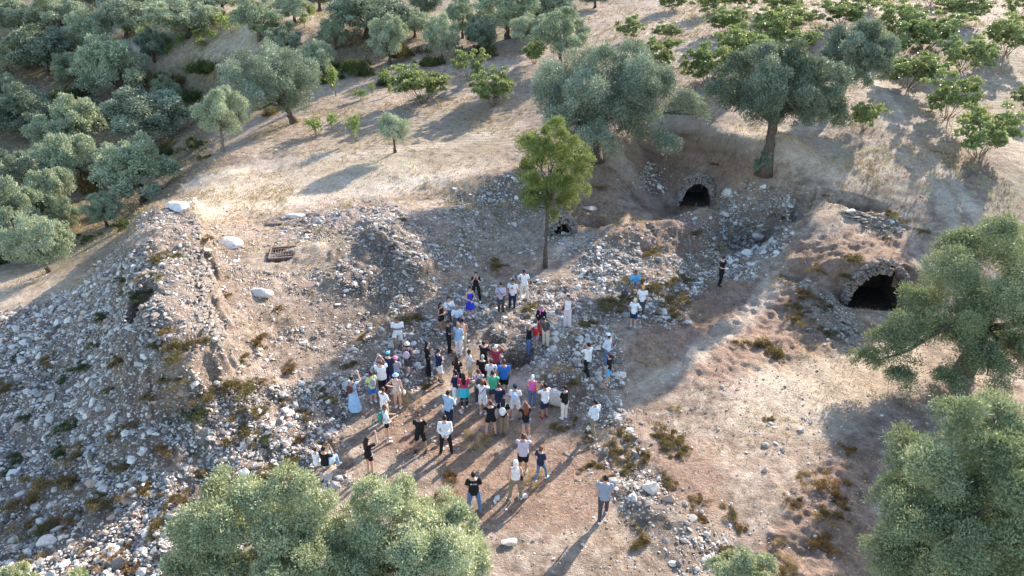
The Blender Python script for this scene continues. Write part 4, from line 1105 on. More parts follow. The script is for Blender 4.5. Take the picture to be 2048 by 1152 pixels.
# far rubble heap at the left grove
bb = G(118, 58); rng = np.random.RandomState(77); mb = MB()
for i in range(120):
    v, f = PROT[rng.randint(24)]
    s_ = rng.uniform(.2, .55); q = bb + np.array([rng.normal(0, 1.6), rng.normal(0, .8), 0]); q[2] = bb[2] + max(0, 1.3 - abs(q[0] - bb[0]) * .4) * rng.rand()
    mb.add(v * s_ @ rand_rot(rng).T + q, f)
mb.ell((bb[0], bb[1], bb[2]), (2.4, 1.3, .9), None, 20, 10)
tag(link("rubble_heap", mb.mesh("rubble_heap", [M_MASON], False)), "brown heap of stones behind the flat-topped olive in the far left grove", "rubble heap")

# dry grass, strewn
def grass_stuff():
    rng = np.random.RandomState(9)
    X = np.concatenate([rng.uniform(-32, 30, 36000), rng.uniform(-70, 75, 60000)]); Y = np.concatenate([rng.uniform(12, 45, 36000), 42 + 60 * rng.rand(60000) ** 1.2])
    Z = surf(X, Y); px, py, zc = proj(X, Y, Z)
    k = (px > -30) & (px < 2080) & (py > -10) & (py < 1190) & (fbm(X, Y, 2.5, 3, 31) + rng.normal(0, .22, len(X)) > .02)
    X, Y, Z, zc = X[k], Y[k], Z[k], zc[k]; n = len(X)
    nb = 5
    p = np.repeat(np.stack([X, Y, Z], -1), nb, 0) + rng.normal(0, .05, (n * nb, 3)) * np.array([1, 1, 0])
    d = rng.normal(0, .55, (n * nb, 3)); d[:, 2] = .7
    s = np.repeat(np.clip(zc / 30, .7, 2.2), nb)[:, None]
    v, f = leaves(p, d, .10 * s, .022 * s, rng)
    tag(link("dry_grass", new_mesh("dry_grass", v, f, [M_STRAW], {"tint": np.repeat(rng.rand(n * nb), 4)})), "thin dry yellow grass over the bare ground", "grass", kind="stuff")
grass_stuff()
# ---------------------------------------------------------------- people
_cm = {}
CLR = dict(black=(.012,.012,.014), navy=(.018,.028,.07), white=(.80,.80,.80), lblue=(.33,.52,.72), sky=(.12,.42,.68), blue=(.03,.16,.52), royal=(.03,.05,.50), beige=(.56,.48,.37),
           khaki=(.24,.20,.13), grey=(.30,.30,.34), greyblue=(.27,.30,.38), dgrey=(.07,.07,.08), red=(.55,.03,.035), crimson=(.50,.05,.11), maroon=(.25,.03,.06), green=(.06,.50,.27), pink=(.72,.12,.42),
           paleblue=(.62,.70,.76), jeans=(.10,.18,.32), ljeans=(.30,.42,.58), orange=(.85,.35,.06), turq=(.03,.52,.60), peach=(.78,.42,.25), lyellow=(.66,.76,.30), lgreen=(.55,.62,.42), lilac=(.50,.47,.56), palepink=(.78,.66,.62),
           straw=(.66,.55,.34), teal=(.05,.25,.22), rose=(.75,.20,.32), mauve=(.48,.42,.46), cream=(.74,.70,.60), skyhat=(.40,.55,.80), brownbag=(.12,.04,.03), steel=(.45,.62,.75))
def cloth(c):
    if c not in _cm:
        a = np.array(CLR[c]); _cm[c] = mat_plain("cloth_" + c, tuple(a * .82), tuple(np.minimum(a * 1.08 + .004, .85)), 9, .9, .35)
    return _cm[c]
SKIN = [mat_plain("skin_light", (.50, .29, .20), (.60, .37, .27), 12, .55, 0), mat_plain("skin_tan", (.34, .18, .115), (.43, .245, .165), 12, .55, 0), mat_plain("skin_brown", (.23, .12, .075), (.30, .165, .11), 12, .55, 0)]
HAIR = dict(dark=mat_plain("hair_dark", (.008, .006, .005), (.03, .02, .016), 40, .5), brown=mat_plain("hair_brown", (.04, .02, .012), (.10, .05, .03), 40, .5), red=mat_plain("hair_auburn", (.12, .035, .015), (.25, .09, .04), 40, .5),
            grey=mat_plain("hair_grey", (.25, .24, .23), (.42, .41, .40), 40, .6), white=mat_plain("hair_white", (.62, .60, .56), (.78, .76, .72), 40, .6), blond=mat_plain("hair_blond", (.60, .50, .36), (.76, .66, .50), 40, .6))
M_EYE = mat_plain("eye_dark", (.01, .008, .006), (.03, .02, .015), 5, .3, 0)
M_LIP = mat_plain("lip", (.32, .10, .085), (.38, .13, .11), 5, .5, 0)
ARM = dict(down=((.235,-.02,1.14),(.255,.05,.89)), hip=((.40,-.10,1.17),(.19,.05,1.03)), cross=((.25,.06,1.13),(-.04,.20,1.17)), front=((.24,.04,1.12),(.03,.21,.98)),
           phone=((.22,.22,1.22),(.06,.30,1.48)), up=((.24,.24,1.42),(.09,.36,1.66)), brow=((.38,.14,1.44),(.12,.13,1.62)), behind=((.25,-.13,1.16),(.02,-.17,.96)),
           point=((.30,.27,1.33),(.36,.55,1.38)), read=((.25,.07,1.12),(.11,.30,1.14)), wave=((.30,.20,1.36),(.30,.36,1.62)), out=((.34,.02,1.20),(.46,.12,1.00)), pocket=((.27,-.05,1.15),(.20,.06,.95)), knee=((.24,.18,1.12),(.17,.36,.98)))
LEG = dict(stand=(((.095,0,.93),(.10,.015,.50),(.105,0,.08)),)*2, wide=(((.10,0,.92),(.16,.02,.50),(.20,0,.08)),)*2, walk=(((.09,0,.92),(.095,.20,.53),(.10,.26,.10)), ((.09,0,.92),(.095,-.02,.49),(.10,-.28,.11))),
           step=(((.10,0,.92),(.17,.32,.78),(.17,.33,.36)), ((.09,0,.92),(.10,0,.50),(.10,-.02,.08))), sit=(((.10,0,.40),(.15,.42,.52),(.15,.48,.08)),)*2, weight=(((.10,0,.92),(.12,.08,.50),(.16,.04,.08)), ((.09,0,.93),(.09,0,.50),(.08,-.02,.08))))
BOXR = lambda: None
def person(px, py, face, lab, h=1.70, top=("tee", "white"), bot=("trousers", "black"), arms="down", arms2=None, legs="stand", hair=("short", "dark"), hat=None, skin=0, female=False, lean=0.0, look=0.0, shoe="white", bag=None, phone=False, dz=0.0, strap=None, printc=None, logo=False, scarf=None, sizeb=1.0):
    rng = np.random.RandomState(px * 7 + py)
    g = G(px, py)
    s = h / 1.72; girth = sizeb * (.93 if female else 1.04)
    Lr, Ll = LEG[legs]
    seat = legs == "sit"
    dzu = (.40 - .93) if seat else 0.0
    pel = np.array([0, 0, .93 + dzu])
    cl, sl = math.cos(lean), math.sin(lean)
    def up(p):                       # bend the upper body forward about the hips
        p = np.array(p, float) + np.array([0, 0, dzu]); q = p - pel
        return pel + np.array([q[0], q[1] * cl + q[2] * sl, q[2] * cl - q[1] * sl])
    def arm(side, kind):
        e, w = ARM[kind]
        sh = np.array([.175 * girth * side, 0, 1.405])
        return [up(sh), up((e[0] * side, e[1], e[2])), up((w[0] * side, w[1], w[2]))]
    AR = arm(1, arms); AL = arm(-1, arms2 or arms)
    def legp(side, L): return [np.array([q[0] * side, q[1], q[2]]) for q in L]
    LR, LL = legp(1, Lr), legp(-1, Ll)
    tw = [(.94, .155, .105), (1.02, .148, .10), (1.12, .128 if female else .140, .092), (1.25, .155, .108), (1.36, .172, .105), (1.43, .125, .075), (1.47, .06, .055)]
    def torso(mb, grow=0.0, lo=.94, hi=1.47, k=12, hem=0.0):
        pts, rad = [], []
        for z, a, b in tw:
            if z < lo - 1e-6 or z > hi + 1e-6: continue
            pts.append(up((0, -.005, z))); rad.append(((a * girth + grow + (hem if z < 1.1 else 0)), (b * girth + grow + (hem if z < 1.1 else 0))))
        mb.tube(pts, rad, k)
    # ---- body
    mb = MB()
    torso(mb)
    mb.ell(up((0, -.005, .93)), (.155 * girth, .115 * girth, .11))
    mb.tube([up((0, -.005, 1.43)), up((0, .005, 1.50)), up((0, .012, 1.555))], [.062, .052, .050], 8)
    hc = up((0, .02, 1.615)); lk = look + lean * .5; ch, sh_ = math.cos(lk), math.sin(lk)
    HR = np.array([[1, 0, 0], [0, ch, sh_], [0, -sh_, ch]])      # +look = chin down
    def hp(p): return hc + HR @ np.array(p, float)
    mb.ell(hc, (.074, .095, .108), HR, 12, 9)
    mb.ell(hp((0, .035, -.055)), (.052, .058, .058), HR)
    mb.ell(hp((0, .103, -.012)), (.012, .017, .022), HR, 6, 5)
    for sd_ in (-1, 1): mb.ell(hp((.076 * sd_, -.005, -.01)), (.012, .022, .03), HR, 6, 5)
    for side, A in ((1, AR), (-1, AL)):
        m1 = (A[0] + A[1]) / 2; m2 = A[1] + (A[2] - A[1]) * .35
        mb.ell(A[0], (.055 * girth, .052, .055))
        mb.tube([A[0], m1, A[1], m2, A[2]], [.050 * girth, .045 * girth, .037, .037, .026], 8)
        d = A[2] - A[1]; d /= np.linalg.norm(d)
        ref = np.array([0, 0, 1.0]) if abs(d[2]) < .8 else np.array([0, 1.0, 0])
        sx = np.cross(d, ref); sx /= np.linalg.norm(sx); nz = np.cross(sx, d)
        Rm = np.stack([sx, nz, d], 1)
        mb.ell(A[2] + d * .045, (.038, .016, .055), Rm, 8, 6)
        inward = -nz if (nz @ (np.array([0, 0, 1.3]) - A[2])) < 0 else nz
        for fi, (u, fl) in enumerate(((-.027, .062), (-.009, .074), (.009, .070), (.027, .055))):
            b0 = A[2] + d * .085 + sx * u
            mb.tube([b0, b0 + d * fl * .5 + inward * .010, b0 + d * fl * .85 + inward * .034], [.0105, .010, .0085], 6)
        tb = A[2] + d * .03 + sx * .034
        mb.tube([tb, tb + sx * .028 + d * .025, tb + sx * .030 + d * .055 + inward * .02], [.013, .012, .0095], 6)
    for L in (LR, LL):
        m1 = L[0] + (L[1] - L[0]) * .45; m2 = L[1] + (L[2] - L[1]) * .3
        mb.tube([L[0] + np.array([0, 0, .03]), m1, L[1], m2, L[1] + (L[2] - L[1]) * .75, L[2]], [(.088 * girth, .092 * girth), .075 * girth, .054, (.054, .058), .040, .036], 10)
        a = L[2]; mb.tube([a + np.array([0, -.035, -.035]), a + np.array([0, .07, -.045]), a + np.array([0, .15, -.055])], [(.034, .035), (.04, .028), (.03, .018)], 8)
    body = remeshed(mb, "person", [SKIN[skin], M_EYE, M_LIP], .0145, 1)
    # scale, then facial colouring by place
    nv = len(body.vertices); co = np.empty(nv * 3, np.float32); body.vertices.foreach_get("co", co); co = co.reshape(-1, 3)
    npoly = len(body.polygons); cen = np.empty(npoly * 3, np.float32); body.polygons.foreach_get("center", cen); cen = cen.reshape(-1, 3)
    mi = np.zeros(npoly, np.int32)
    for sd_ in (-1, 1):
        mi[np.linalg.norm(cen - hp((.030 * sd_, .092, .010)), axis=1) < .016] = 1
    mi[np.linalg.norm((cen - hp((0, .092, -.062))) * np.array([.6, 1, 1.6]), axis=1) < .018] = 2
    body.polygons.foreach_set("material_index", mi)
    low = min(LR[2][2], LL[2][2]) - .08
    base = np.array([g[0], g[1], g[2] - low * s + .01 + dz]) - np.array([0, 0, 0])
    fa = -R(face)
    # feet centre to the marked spot
    fc = (LR[2] + LL[2]) / 2 * s if not seat else np.array([0, .2, 0])
    base[0] -= fc[0] * math.cos(fa) - fc[1] * math.sin(fa); base[1] -= fc[0] * math.sin(fa) + fc[1] * math.cos(fa)
    root = link("person", body, None, base, fa, (s, s, s))
    tag(root, lab, "person", "people visiting the ruin")
    def part(name, mb_, mat, vox=.02, sm=2):
        return link(name, remeshed(mb_, name, [mat], vox, sm), root)
    # ---- clothes
    tt, tc = top
    def sleeve(mb_, A, full, r0=.066, r1=.052, frac=.72):
        if full: mb_.tube([A[0], (A[0] + A[1]) / 2, A[1], A[2] - (A[2] - A[1]) * .06], [r0 * girth, r0 * .9, r1, .040], 9)
        else: mb_.tube([A[0] + (A[0] - A[1]) * .05, A[0] + (A[1] - A[0]) * frac * .5, A[0] + (A[1] - A[0]) * frac], [r0 * girth, r0, r0 * 1.02], 9)
    m = MB()
    hip_low = .84 if tt in ("tee", "shirt", "long") else .95
    if tt in ("tee", "shirt", "long", "tank"):
        torso(m, .016, .94, 1.44, 14, .010)
        if not seat: m.tube([up((0, -.005, hip_low)), up((0, -.005, .96)), up((0, 0, 1.05))], [(.172 * girth, .125 * girth), (.170 * girth, .122 * girth), (.16 * girth, .115 * girth)], 14)
        else: m.tube([up((0, -.01, .93)), up((0, -.005, 1.05))], [(.175 * girth, .135 * girth), (.165 * girth, .12 * girth)], 14)
        if tt != "tank":
            for A in (AR, AL): m.ell(A[0], (.068 * girth, .064, .062)); sleeve(m, A, tt == "long")
        part("shirt", m, cloth(tc), .018)
    elif tt in ("dress", "jumpsuit", "romper"):
        torso(m, .014, .94, 1.36 if tt == "romper" else 1.42, 14)
        if tc == "black" and tt == "jumpsuit":
            for A in (AR, AL): m.ell(A[0], (.064, .06, .06)); sleeve(m, A, False)
        if tt == "dress":
            zl = {"maxi": .10, "midi": .48, "mini": .62}[bot[0]]
            wl = {"maxi": .30, "midi": .25, "mini": .21}[bot[0]]
            m.tube([np.array([0, 0, 1.02]), np.array([0, 0, .90]), np.array([0, 0, (zl + .9) / 2]), np.array([0, 0, zl])], [(.15, .11), (.175, .13), ((.175 + wl) / 2, (.14 + wl) / 2), (wl, wl * .88)], 18)
            if bot[0] == "maxi" or tc == "black":
                for A in (AR, AL): m.ell(A[0], (.06, .058, .058)); sleeve(m, A, False, .06, frac=.5)
        part("dress" if tt == "dress" else "playsuit", m, cloth(tc), .018)
    bt, bc = bot
    if bt in ("trousers", "shorts", "short_shorts", "leggings", "wide_trousers"):
        m = MB()
        m.ell(up((0, -.005, .95)) if not seat else np.array([0, -.01, .42]), (.166 * girth, .125 * girth, .10 if bt != "short_shorts" else .09), None, 14, 8)
        m.tube([up((0, -.005, .90)), up((0, -.005, 1.03))], [(.165 * girth, .12 * girth), (.152 * girth, .108 * girth)], 14)
        tight = .004 if bt == "leggings" else .018
        for L in (LR, LL):
            T, K, A_ = L[0] + np.array([0, 0, .02]), L[1], L[2]
            if bt == "shorts": m.tube([T, (T + K) / 2, T + (K - T) * .93], [.100 * girth, .094 * girth, .092], 12)
            elif bt == "short_shorts": m.tube([T, T + (K - T) * .45], [.102 * girth, .100 * girth], 12)
            elif bt == "wide_trousers": m.tube([T, (T + K) / 2, K, A_ - np.array([0, 0, .03])], [.102, .094, .090, .105], 12)
            else: m.tube([T, (T + K) / 2, K, (K + A_) / 2, A_ - np.array([0, 0, .02])], [.094 * girth + tight * .4, .078 * girth + tight, .056 + tight, .050 + tight, .040 + tight], 12)
        part("shorts" if "shorts" in bt else "trousers", m, cloth(bc), .018)
    elif bt == "skirt":
        m = MB(); m.tube([np.array([0, 0, 1.04]), np.array([0, 0, .92]), np.array([0, 0, .56]), np.array([0, .02, .22 if bc == "red" else .55])], [(.15, .11), (.175, .13), (.20, .17), (.21, .18)], 16)
        part("skirt", m, cloth(bc), .018)
    if scarf: 
        m = MB(); m.tube([up((.07 * math.cos(a), .075 * math.sin(a) + .01, 1.47 + .01 * math.sin(3 * a))) for a in np.linspace(0, 6.28, 14)], [.030] * 14, 7); m.tube([up((.02, .10, 1.45)), up((.03, .14, 1.30))], [.03, .035], 7)
        part("scarf", m, cloth(scarf), .018)
    for L in (LR, LL):
        m = MB(); a = L[2]
        m.tube([a + np.array([0, -.065, -.04]), a + np.array([0, -.02, -.036]), a + np.array([0, .07, -.045]), a + np.array([0, .15, -.055]), a + np.array([0, .185, -.060])], [(.030, .028), (.045, .042), (.050, .034), (.045, .024), (.03, .016)], 10)
        m.tube([a + np.array([0, -.01, -.03]), a + np.array([0, -.012, .02])], [.045, .042], 9)
        part("shoe", m, cloth(shoe), .014, 1)
    # ---- hair and hat
    hs, hcol = hair
    if hs != "bald":
        m = MB()
        m.ell(hp((0, -.012, .018)), (.084, .100, .105), HR, 14, 10)
        if hs in ("long", "pony", "bob"):
            m.ell(hp((0, -.045, -.03)), (.085, .065, .11), HR, 12, 8)
        if hs == "long":
            m.tube([hp((0, -.06, .0)), hp((0, -.085, -.12)), up((0, -.10, 1.38)), up((0, -.12, 1.22))], [(.085, .05), (.10, .045), (.105, .04), (.06, .025)], 12)
        if hs == "pony":
            m.tube([hp((0, -.09, .02)), hp((0, -.14, -.03)), hp((0, -.12, -.16))], [.03, .035, .015], 8)
        if hs == "bun":
            m.ell(hp((0, -.07, .10)), (.045, .045, .042), HR, 9, 7)
        if hs == "curly":
            for q in range(16):
                a = rng.normal(size=3); a /= np.linalg.norm(a); a[1] = -abs(a[1]) * .8 + .1; m.ell(hp(a * np.array([.09, .10, .11]) + np.array([0, -.02, 0])), (.04, .04, .04), None, 7, 5)
        hm = remeshed(m, "hair", [HAIR[hcol]], .013, 1)
        # open the face side
        bm = bmesh.new(); bm.from_mesh(hm)
        inv = HR.T
        kill = []
        for f_ in bm.faces:
            q = inv @ (np.array(f_.calc_center_median()) - hc)
            if q[1] > .045 and q[2] < .052: kill.append(f_)
            elif hs == "short" and q[2] < -.03 and q[1] > -.06: kill.append(f_)
        bmesh.ops.delete(bm, geom=kill, context='FACES'); bm.to_mesh(hm); bm.free()
        link("hair", hm, root)
    if hat:
        hk, hcl = hat; m = MB()
        m.ell(hp((0, -.005, .058)), (.090, .108, .078), HR, 14, 8)
        if hk == "cap": m.ell(hp((0, .125, .045)), (.065, .075, .012), HR, 12, 5)
        if hk == "bucket": m.tube([hp((0, -.005, .055)), hp((0, -.005, .028))], [(.095, .112), (.155, .17)], 16); 
        if hk == "wide": m.ell(hp((0, -.005, .045)), (.19, .20, .014), HR, 18, 5)
        if hk == "kerchief": m.ell(hp((0, -.03, -.01)), (.092, .09, .12), HR, 12, 8); m.tube([hp((0, -.07, -.05)), up((0, -.09, 1.40))], [.07, .02], 8)
        link("hat" if hk != "kerchief" else "headscarf", remeshed(m, "hat", [cloth(hcl)], .014, 1), root)
    if printc:
        m = MB(); q = up((.0, .135 * girth, 1.28)); m.ell(q, (.05, .010, .06), None, 10, 5); link("chest_print", m.mesh("chest_print", [cloth(printc)]), root)
    if logo:
        m = MB(); m.ell(up((-.085, -.133 * girth, 1.35)), (.030, .008, .030), None, 12, 5)
        for r_, (z, x0, x1) in enumerate(((1.362, -.035, .095), (1.335, -.035, .11))):
            xx = x0
            while xx < x1:
                w_ = rng.uniform(.006, .012); m.box(up((xx + w_ / 2, -.138 * girth, z)), (w_ / 2, .004, .008)); xx += w_ + .006
        link("shirt_emblem", m.mesh("shirt_emblem", [cloth("white")], False), root)
    if strap:
        m = MB(); pts = [up((.14 * math.cos(a) * 1.1 * girth, .135 * math.sin(a) * girth, 1.22 + .21 * math.cos(a))) for a in np.linspace(0, 6.28, 18)]
        m.tube(pts, [.013] * 18, 5); m.ell(up((-.17, .08, 1.0)), (.04, .09, .06), None, 8, 6)
        link("crossbody_strap", m.mesh("crossbody_strap", [cloth(strap)]), root)
    # ---- things carried stay things of their own
    M4 = Matrix.Translation(Vector([float(q) for q in base])) @ Matrix.Rotation(fa, 4, 'Z') @ Matrix.Scale(s, 4)
    if bag:
        bk, bcl, bl = bag; m = MB()
        if bk == "pack":
            c = up((0, -.20, 1.22)); m.ell(c, (.145, .085, .20), None, 14, 10); m.ell(up((0, -.26, 1.15)), (.10, .05, .10), None, 10, 8)
            for sd_ in (-1, 1): m.tube([up((.09 * sd_, -.13, 1.38)), up((.105 * sd_, -.02, 1.465)), up((.11 * sd_, .115, 1.36)), up((.125 * sd_, .10, 1.18)), up((.12 * sd_, -.12, 1.08))], [.019] * 5, 6)
            nm, ct = "backpack", "backpack"
        elif bk == "side":
            m.ell(up((.22, .02, .98)), (.05, .12, .14), None, 10, 8); m.tube([up((.21, -.06, 1.08)), up((.17, -.08, 1.38)), up((.13, 0, 1.455)), up((.17, .09, 1.36)), up((.21, .08, 1.08))], [.012] * 5, 6); nm, ct = "shoulder_bag", "bag"
        elif bk == "left":
            m.ell(up((-.22, .02, .98)), (.05, .12, .14), None, 10, 8); m.tube([up((-.21, -.06, 1.08)), up((-.17, -.08, 1.38)), up((-.13, 0, 1.455)), up((-.17, .09, 1.36)), up((-.21, .08, 1.08))], [.012] * 5, 6); nm, ct = "shoulder_bag", "bag"
        else:
            m.ell(up((.30, .06, .80)), (.05, .10, .12), None, 10, 8); m.tube([up((.27, .0, .88)), up((.265, .06, .98)), up((.28, .12, .88))], [.01] * 3, 6); nm, ct = "handbag", "bag"
        o = link(nm, remeshed(m, nm, [cloth(bcl)], .016, 2)); o.matrix_world = M4; tag(o, bl, ct)
    if phone:
        q = (AR[2] + AL[2]) / 2 + np.array([0, .10, .05]) if arms in ("up", "phone") else AR[2] + np.array([0, .07, .06])
        m = MB(); m.box(q, (.075, .006, .038)) if arms == "up" else m.box(q, (.038, .006, .075))
        o = link("phone", m.mesh("phone", [cloth("dgrey")], False)); o.matrix_world = M4; tag(o, phone, "phone")
    return root
W = "white"
